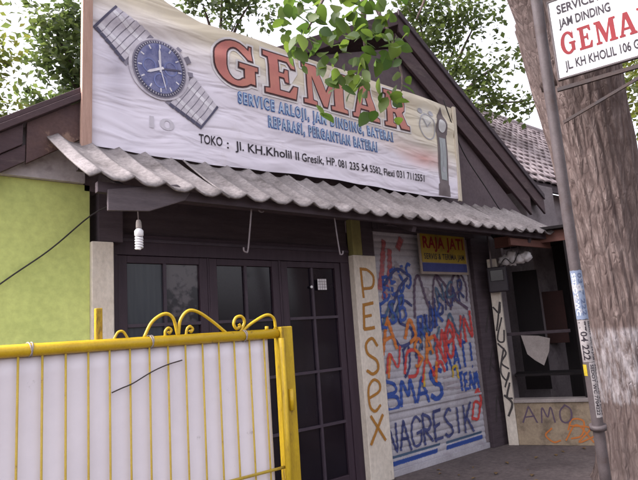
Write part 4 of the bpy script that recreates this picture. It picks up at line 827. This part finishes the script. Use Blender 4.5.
def leaves_mesh(name, clusters, size, m, parent, seed, big=False, droop=0.25):
    """clusters: (centre, (rx, ry, rz), count); leaves as folded blades on every side of the clump"""
    rng = np.random.default_rng(seed); V, F, T = [], [], []
    for c, rad, cnt in clusters:
        c = np.array(c, float); rad = np.array(rad, float); ct = rng.uniform(-0.2, 0.2)
        # sub clumps (twigs) inside the cluster make it uneven
        nt_ = max(3, cnt // 14); tw = rng.normal(0, 0.55, (nt_, 3)); tw = c + np.clip(tw, -1.3, 1.3) * rad
        for _ in range(cnt):
            p = tw[rng.integers(nt_)] + rng.normal(0, size * 0.9, 3)
            d = rng.normal(0, 1, 3); d[2] = d[2] * 0.5 - droop; d /= np.linalg.norm(d)
            n = rng.normal(0, 0.6, 3) + np.array((0, -0.2, 0.8)); s = np.cross(d, n); s /= np.linalg.norm(s) + 1e-9; n = np.cross(s, d)
            L = size * rng.uniform(0.65, 1.25); wd = L * rng.uniform(0.26, 0.36); tt = float(np.clip(rng.beta(1.6, 2.6) + ct, 0, 1)); b0 = len(V)
            if not big:
                V += [p, p + d * L * .45 + s * wd + n * wd * .3, p + d * L, p + d * L * .45 - s * wd + n * wd * .3]; F += [(b0, b0 + 2, b0 + 1), (b0, b0 + 3, b0 + 2)]; T += [tt] * 4
            else:
                k = [(0, 0), (.18, .72), (.42, 1.0), (.68, .78), (.88, .35), (1, 0)]; cv = lambda q: -n * L * 0.16 * q * q
                mid = [p + d * L * q + cv(q) for q, _ in k]; lf = [p + d * L * q + s * wd * h * 1.15 + n * wd * .22 * h + cv(q) for q, h in k[1:5]]; rt_ = [p + d * L * q - s * wd * h * 1.15 + n * wd * .22 * h + cv(q) for q, h in k[1:5]]
                V += mid + lf + rt_; T += [tt] * 14; Lf = lambda i: b0 + 6 + i; Rr = lambda i: b0 + 10 + i
                F += [(b0, b0 + 1, Lf(0)), (b0 + 4, b0 + 5, Lf(3)), (b0, Rr(0), b0 + 1), (b0 + 4, Rr(3), b0 + 5)]
                for i in range(3): F += [(b0 + 1 + i, b0 + 2 + i, Lf(i + 1), Lf(i)), (b0 + 1 + i, Rr(i), Rr(i + 1), b0 + 2 + i)]
    me = bpy.data.meshes.new(name); me.from_pydata([tuple(v) for v in V], [], F)
    ca = me.color_attributes.new('tint', 'FLOAT_COLOR', 'POINT'); ca.data.foreach_set('color', np.repeat(np.array(T)[:, None], 4, 1).astype(np.float32).ravel())
    if big:
        for p in me.polygons: p.use_smooth = True
    return link(name, me, m, parent)
def limb(pts, r0, r1, m, parent, name='limb', k=6, n=8):
    p = sm(pts, k); return MB().tube(p, [r0 + (r1 - r0) * i / (len(p) - 1) for i in range(len(p))], n).build(name, m, parent)

# ---- the big street tree
tree = thing('street_tree', 'big leaning street tree with furrowed bark and a worn white painted band', 'tree', (5.42, 2.32, 0))
def rt_px(px): return px
CENT = [(z, x + 0.085, y - 0.07, r) for z, x, y, r in ((0.0, 5.48, 2.36, .50), (0.25, 5.47, 2.35, .40), (0.7, 5.44, 2.34, .355), (1.3, 5.40, 2.31, .34), (2.0, 5.33, 2.29, .34), (2.7, 5.21, 2.26, .345), (3.3, 5.10, 2.24, .36), (3.9, 4.97, 2.23, .385), (4.35, 4.84, 2.26, .37))]
CP = sm([(x, y, z, r) for z, x, y, r in CENT], 22)
bm = bmesh.new(); NR = 200; prev = None
for i, (x, y, z, r) in enumerate(CP):
    ring = []
    for k in range(NR):
        a = 2 * math.pi * k / NR; ca_, sa_ = math.cos(a), math.sin(a)
        fl = 0.10 * math.exp(-max(z, 0) / 0.25) * (0.5 + 0.5 * math.sin(5 * a + 0.7))
        n_ = noise.noise(Vector((ca_ * 1.4, sa_ * 1.4, z * 0.55))) * 0.075 + noise.noise(Vector((ca_ * 5, sa_ * 5, z * 1.1))) * 0.040
        rd = abs(noise.noise(Vector((ca_ * 9, sa_ * 9, z * 1.3 + 5)))) * 0.055
        fs_ = max(0.0, 0.35 - abs(noise.noise(Vector((ca_ * 6, sa_ * 6, z * 0.9 + 11))))) * 0.05; rr = r * (1 + n_ + rd) - fs_ + fl; ring.append(bm.verts.new((x + ca_ * rr, y + sa_ * rr, z - (0.05 if i == 0 else 0))))
    if prev:
        for k in range(NR): f = bm.faces.new((prev[k], prev[(k + 1) % NR], ring[(k + 1) % NR], ring[k])); f.smooth = True
    prev = ring
bm.faces.new(prev); me = bpy.data.meshes.new('trunk'); bm.to_mesh(me); bm.free(); link('trunk', me, 'bark_white', tree)
limb([(5.00, 2.19, 3.75), (4.77, 2.23, 4.35), (4.44, 2.30, 5.0), (3.95, 2.5, 5.9), (3.6, 2.7, 7.0)], 0.28, 0.13, 'bark', tree, n=20)
limb([(5.10, 2.08, 3.9), (5.05, 2.1, 4.5), (5.25, 2.0, 5.4), (5.7, 1.9, 6.8)], 0.30, 0.12, 'bark', tree, n=20)
limb([(4.44, 2.30, 5.0), (3.7, 2.3, 5.0), (3.0, 2.22, 4.6), (2.5, 2.2, 4.1), (2.33, 2.18, 3.6), (2.28, 2.16, 3.25)], 0.07, 0.008, 'bark', tree, 'branch')
limb([(2.75, 2.21, 4.4), (2.3, 2.25, 4.0), (2.1, 2.28, 3.62), (1.98, 2.32, 3.38)], 0.022, 0.005, 'bark', tree, 'branch')
limb([(2.36, 2.19, 3.7), (2.44, 2.1, 3.4), (2.46, 2.05, 3.12), (2.42, 2.03, 2.98)], 0.012, 0.004, 'bark', tree, 'branch')
limb([(3.0, 2.22, 4.6), (2.9, 2.1, 4.0), (2.72, 2.0, 3.7), (2.62, 2.02, 3.5)], 0.02, 0.005, 'bark', tree, 'branch')
near = [((1.96, 2.47, 3.36), (.06, .05, .05), 7), ((1.99, 2.40, 3.26), (.06, .05, .05), 8), ((1.99, 2.42, 3.45), (.06, .05, .05), 9), ((2.03, 2.26, 3.40), (.06, .05, .05), 14), ((2.11, 2.22, 3.29), (.06, .05, .05), 16), ((2.13, 2.18, 3.09), (.06, .05, .05), 14), ((2.07, 2.26, 2.96), (.06, .05, .05), 5), ((2.17, 2.08, 3.38), (.06, .05, .05), 16), ((2.19, 2.05, 3.20), (.06, .05, .05), 20), ((2.24, 2.04, 3.03), (.06, .05, .05), 16), ((2.27, 1.98, 3.21), (.06, .05, .05), 16), ((2.28, 2.03, 2.94), (.06, .05, .05), 9), ((2.14, 2.21, 3.53), (.06, .05, .05), 16), ((2.04, 2.35, 3.58), (.06, .05, .05), 12), ((2.06, 2.30, 3.17), (.06, .05, .05), 8), ((2.00, 2.50, 3.67), (.06, .05, .05), 9), ((2.23, 2.07, 3.54), (.06, .05, .05), 16)]
leaves_mesh('hanging_leaves', near, 0.092, 'leaf_near', tree, 21, big=True, droop=0.8)
top = [((2.9, 2.2, 4.4), (.5, .4, .25), 90), ((3.6, 2.6, 5.6), (.8, .7, .5), 160), ((3.4, 2.9, 7.0), (1.2, 1.1, .7), 260), ((5.7, 1.9, 7.0), (1.3, 1.2, .8), 260), ((4.6, 2.4, 7.6), (1.3, 1.2, .8), 240)]
leaves_mesh('crown', top, 0.15, 'leaf_near', tree, 22, droop=0.4)

def P(o, t): return (o[0] * t, o[1] * t, 1.6 + (o[2]) * t)
def far_tree(name, label, base, trunk_top, r, clusters, size, m, seed, droop=0.3, cat='tree'):
    tr_ = thing(name, label, cat, base)
    limb([base, lerp(base, trunk_top, .5) + Vector((.1, .05, 0)), trunk_top], r, r * .6, 'bark', tr_, 'trunk', n=12)
    for c, rad, cnt in clusters[::2]:
        mid = lerp(trunk_top, c, .55) + Vector((0, 0, .15)); limb([trunk_top, mid, c], r * .32, 0.012, 'bark', tr_, 'limb', n=6)
    leaves_mesh('crown', [(c, r_, int(n_ * (1.55 if name == 'dense_tree' else 2.6))) for c, r_, n_ in clusters], size * 0.88, m, tr_, seed, droop=droop); return tr_
lc_ = [((2.75, 10.9, 7.9), (.45, .5, .35), 150), ((3.2, 10.9, 8.3), (.5, .5, .35), 150), ((2.95, 10.9, 7.1), (.40, .45, .40), 150), ((3.3, 10.8, 6.6), (.40, .45, .40), 140), ((3.25, 10.9, 7.5), (.35, .4, .4), 110), ((2.55, 10.9, 7.35), (.28, .3, .22), 50), ((3.0, 11.0, 6.1), (.45, .4, .25), 90), ((2.4, 11.0, 6.35), (.25, .3, .2), 40),
       ((3.9, 10.8, 8.2), (.7, .6, .5), 170), ((4.6, 10.8, 8.6), (.6, .6, .5), 150), ((4.0, 11.3, 7.0), (.8, .6, .7), 200)]
far_tree('leafy_tree', 'dull green leafy tree rising behind the brown roof edge, left of the banner', Vector((3.9, 11.2, 0)), Vector((3.75, 11.1, 5.6)), .22, lc_, 0.19, 'leaf_grey', 31)
fl = [((1.45, 9.5, 6.3), (.30, .4, .35), 110), ((1.25, 9.5, 5.6), (.4, .4, .35), 120), ((1.75, 9.5, 5.25), (.4, .4, .22), 90), ((0.9, 9.5, 6.6), (.6, .5, .6), 150), ((0.9, 9.5, 5.3), (.6, .5, .4), 120)]
far_tree('yellowing_tree', 'small tree with yellowing leaves at the far left above the roof', Vector((0.7, 9.8, 0)), Vector((0.8, 9.7, 4.6)), .13, fl, 0.15, 'leaf_yellow', 32)
tc = [((4.95, 8.9, 8.1), (.35, .3, .16), 55), ((5.35, 8.7, 8.05), (.4, .3, .14), 60), ((5.8, 8.5, 8.25), (.4, .3, .18), 60), ((4.5, 9.0, 8.5), (.4, .3, .2), 70), ((5.3, 8.7, 8.6), (.7, .5, .3), 120), ((6.1, 8.4, 7.9), (.22, .2, .12), 22), ((5.5, 8.65, 7.72), (.3, .2, .1), 28)]
far_tree('thin_tree', 'thin leafed tree showing just above the top edge of the banner', Vector((5.6, 9.6, 0)), Vector((5.5, 9.3, 7.0)), .14, tc, 0.15, 'leaf_grey', 33)
K = 12.5 / 11
def rp(x, y, z, k=K): return (x * k, y * k, 1.6 + (z - 1.6) * k)
rc = [(rp(8.25, 6.3, 7.7), (.55, .5, .35), 240), (rp(8.75, 6.0, 7.6), (.6, .5, .3), 260), (rp(9.25, 5.7, 7.5), (.5, .5, .3), 170), (rp(8.35, 6.2, 7.05), (.42, .4, .3), 170), (rp(8.85, 6.0, 6.55), (.5, .4, .22), 190), (rp(9.2, 5.75, 6.25), (.45, .4, .22), 160), (rp(8.9, 6.0, 7.05), (.3, .3, .22), 70), (rp(9.45, 5.55, 5.75), (.5, .4, .16), 150), (rp(9.95, 5.3, 5.85), (.4, .35, .18), 110), (rp(9.0, 5.9, 5.85), (.3, .3, .22), 80), (rp(9.75, 5.35, 6.75), (.22, .25, .3), 45), (rp(9.55, 5.5, 6.5), (.22, .25, .2), 30), (rp(8.0, 6.4, 8.3), (.8, .6, .4), 200), (rp(9.0, 5.9, 8.4), (.8, .6, .4), 200), (rp(8.5, 6.1, 6.1), (.3, .3, .25), 70)]
far_tree('dense_tree', 'dense green tree behind the right slope of the gable', Vector((11.6, 9.6, 0)), Vector((11.0, 8.2, 6.6)), .24, rc, 0.165, 'leaf_dark', 34)
re_ = [((8.6, 2.8, 4.9), (.35, .4, .35), 150), ((8.9, 2.7, 5.5), (.4, .4, .4), 130), ((9.2, 2.6, 4.6), (.5, .5, .4), 130), ((8.55, 2.85, 4.3), (.3, .3, .2), 60)]
far_tree('bright_tree', 'bright leaved tree glimpsed right of the big trunk', Vector((9.6, 2.7, 0)), Vector((9.3, 2.7, 3.9)), .12, re_, 0.13, 'leaf_yellow', 35)

# power cable across the gable, and litter on the pavement
tag(MB().tube(sm([(5.62, 4.05, 4.42), (6.05, 4.15, 3.85), (6.5, 4.16, 3.40), (6.75, 4.14, 3.1)], 6), 0.008, 6).build('cable', 'cable'), 'black cable running down the grey gable wall', 'cable')
random.seed(14)
bm = bmesh.new()
for k in range(22):
    x, y = random.uniform(4.2, 6.6), random.uniform(2.7, 4.2); a = random.uniform(0, 6.28); s = random.uniform(.02, .055); c, d = math.cos(a) * s, math.sin(a) * s; z = 0.104 + random.uniform(0, .004)
    vs = [bm.verts.new(p) for p in ((x - c, y - d, z), (x + d * .45, y - c * .45, z + .012), (x + c, y + d, z + .004), (x - d * .45, y + c * .45, z + .012))]; bm.faces.new(vs)
me = bpy.data.meshes.new('leaf_litter'); bm.to_mesh(me); bm.free(); o = link('leaf_litter', me, 'litter'); o['kind'] = 'stuff'; tag(o, 'dry fallen leaves scattered on the concrete before the shutter', 'leaf litter')
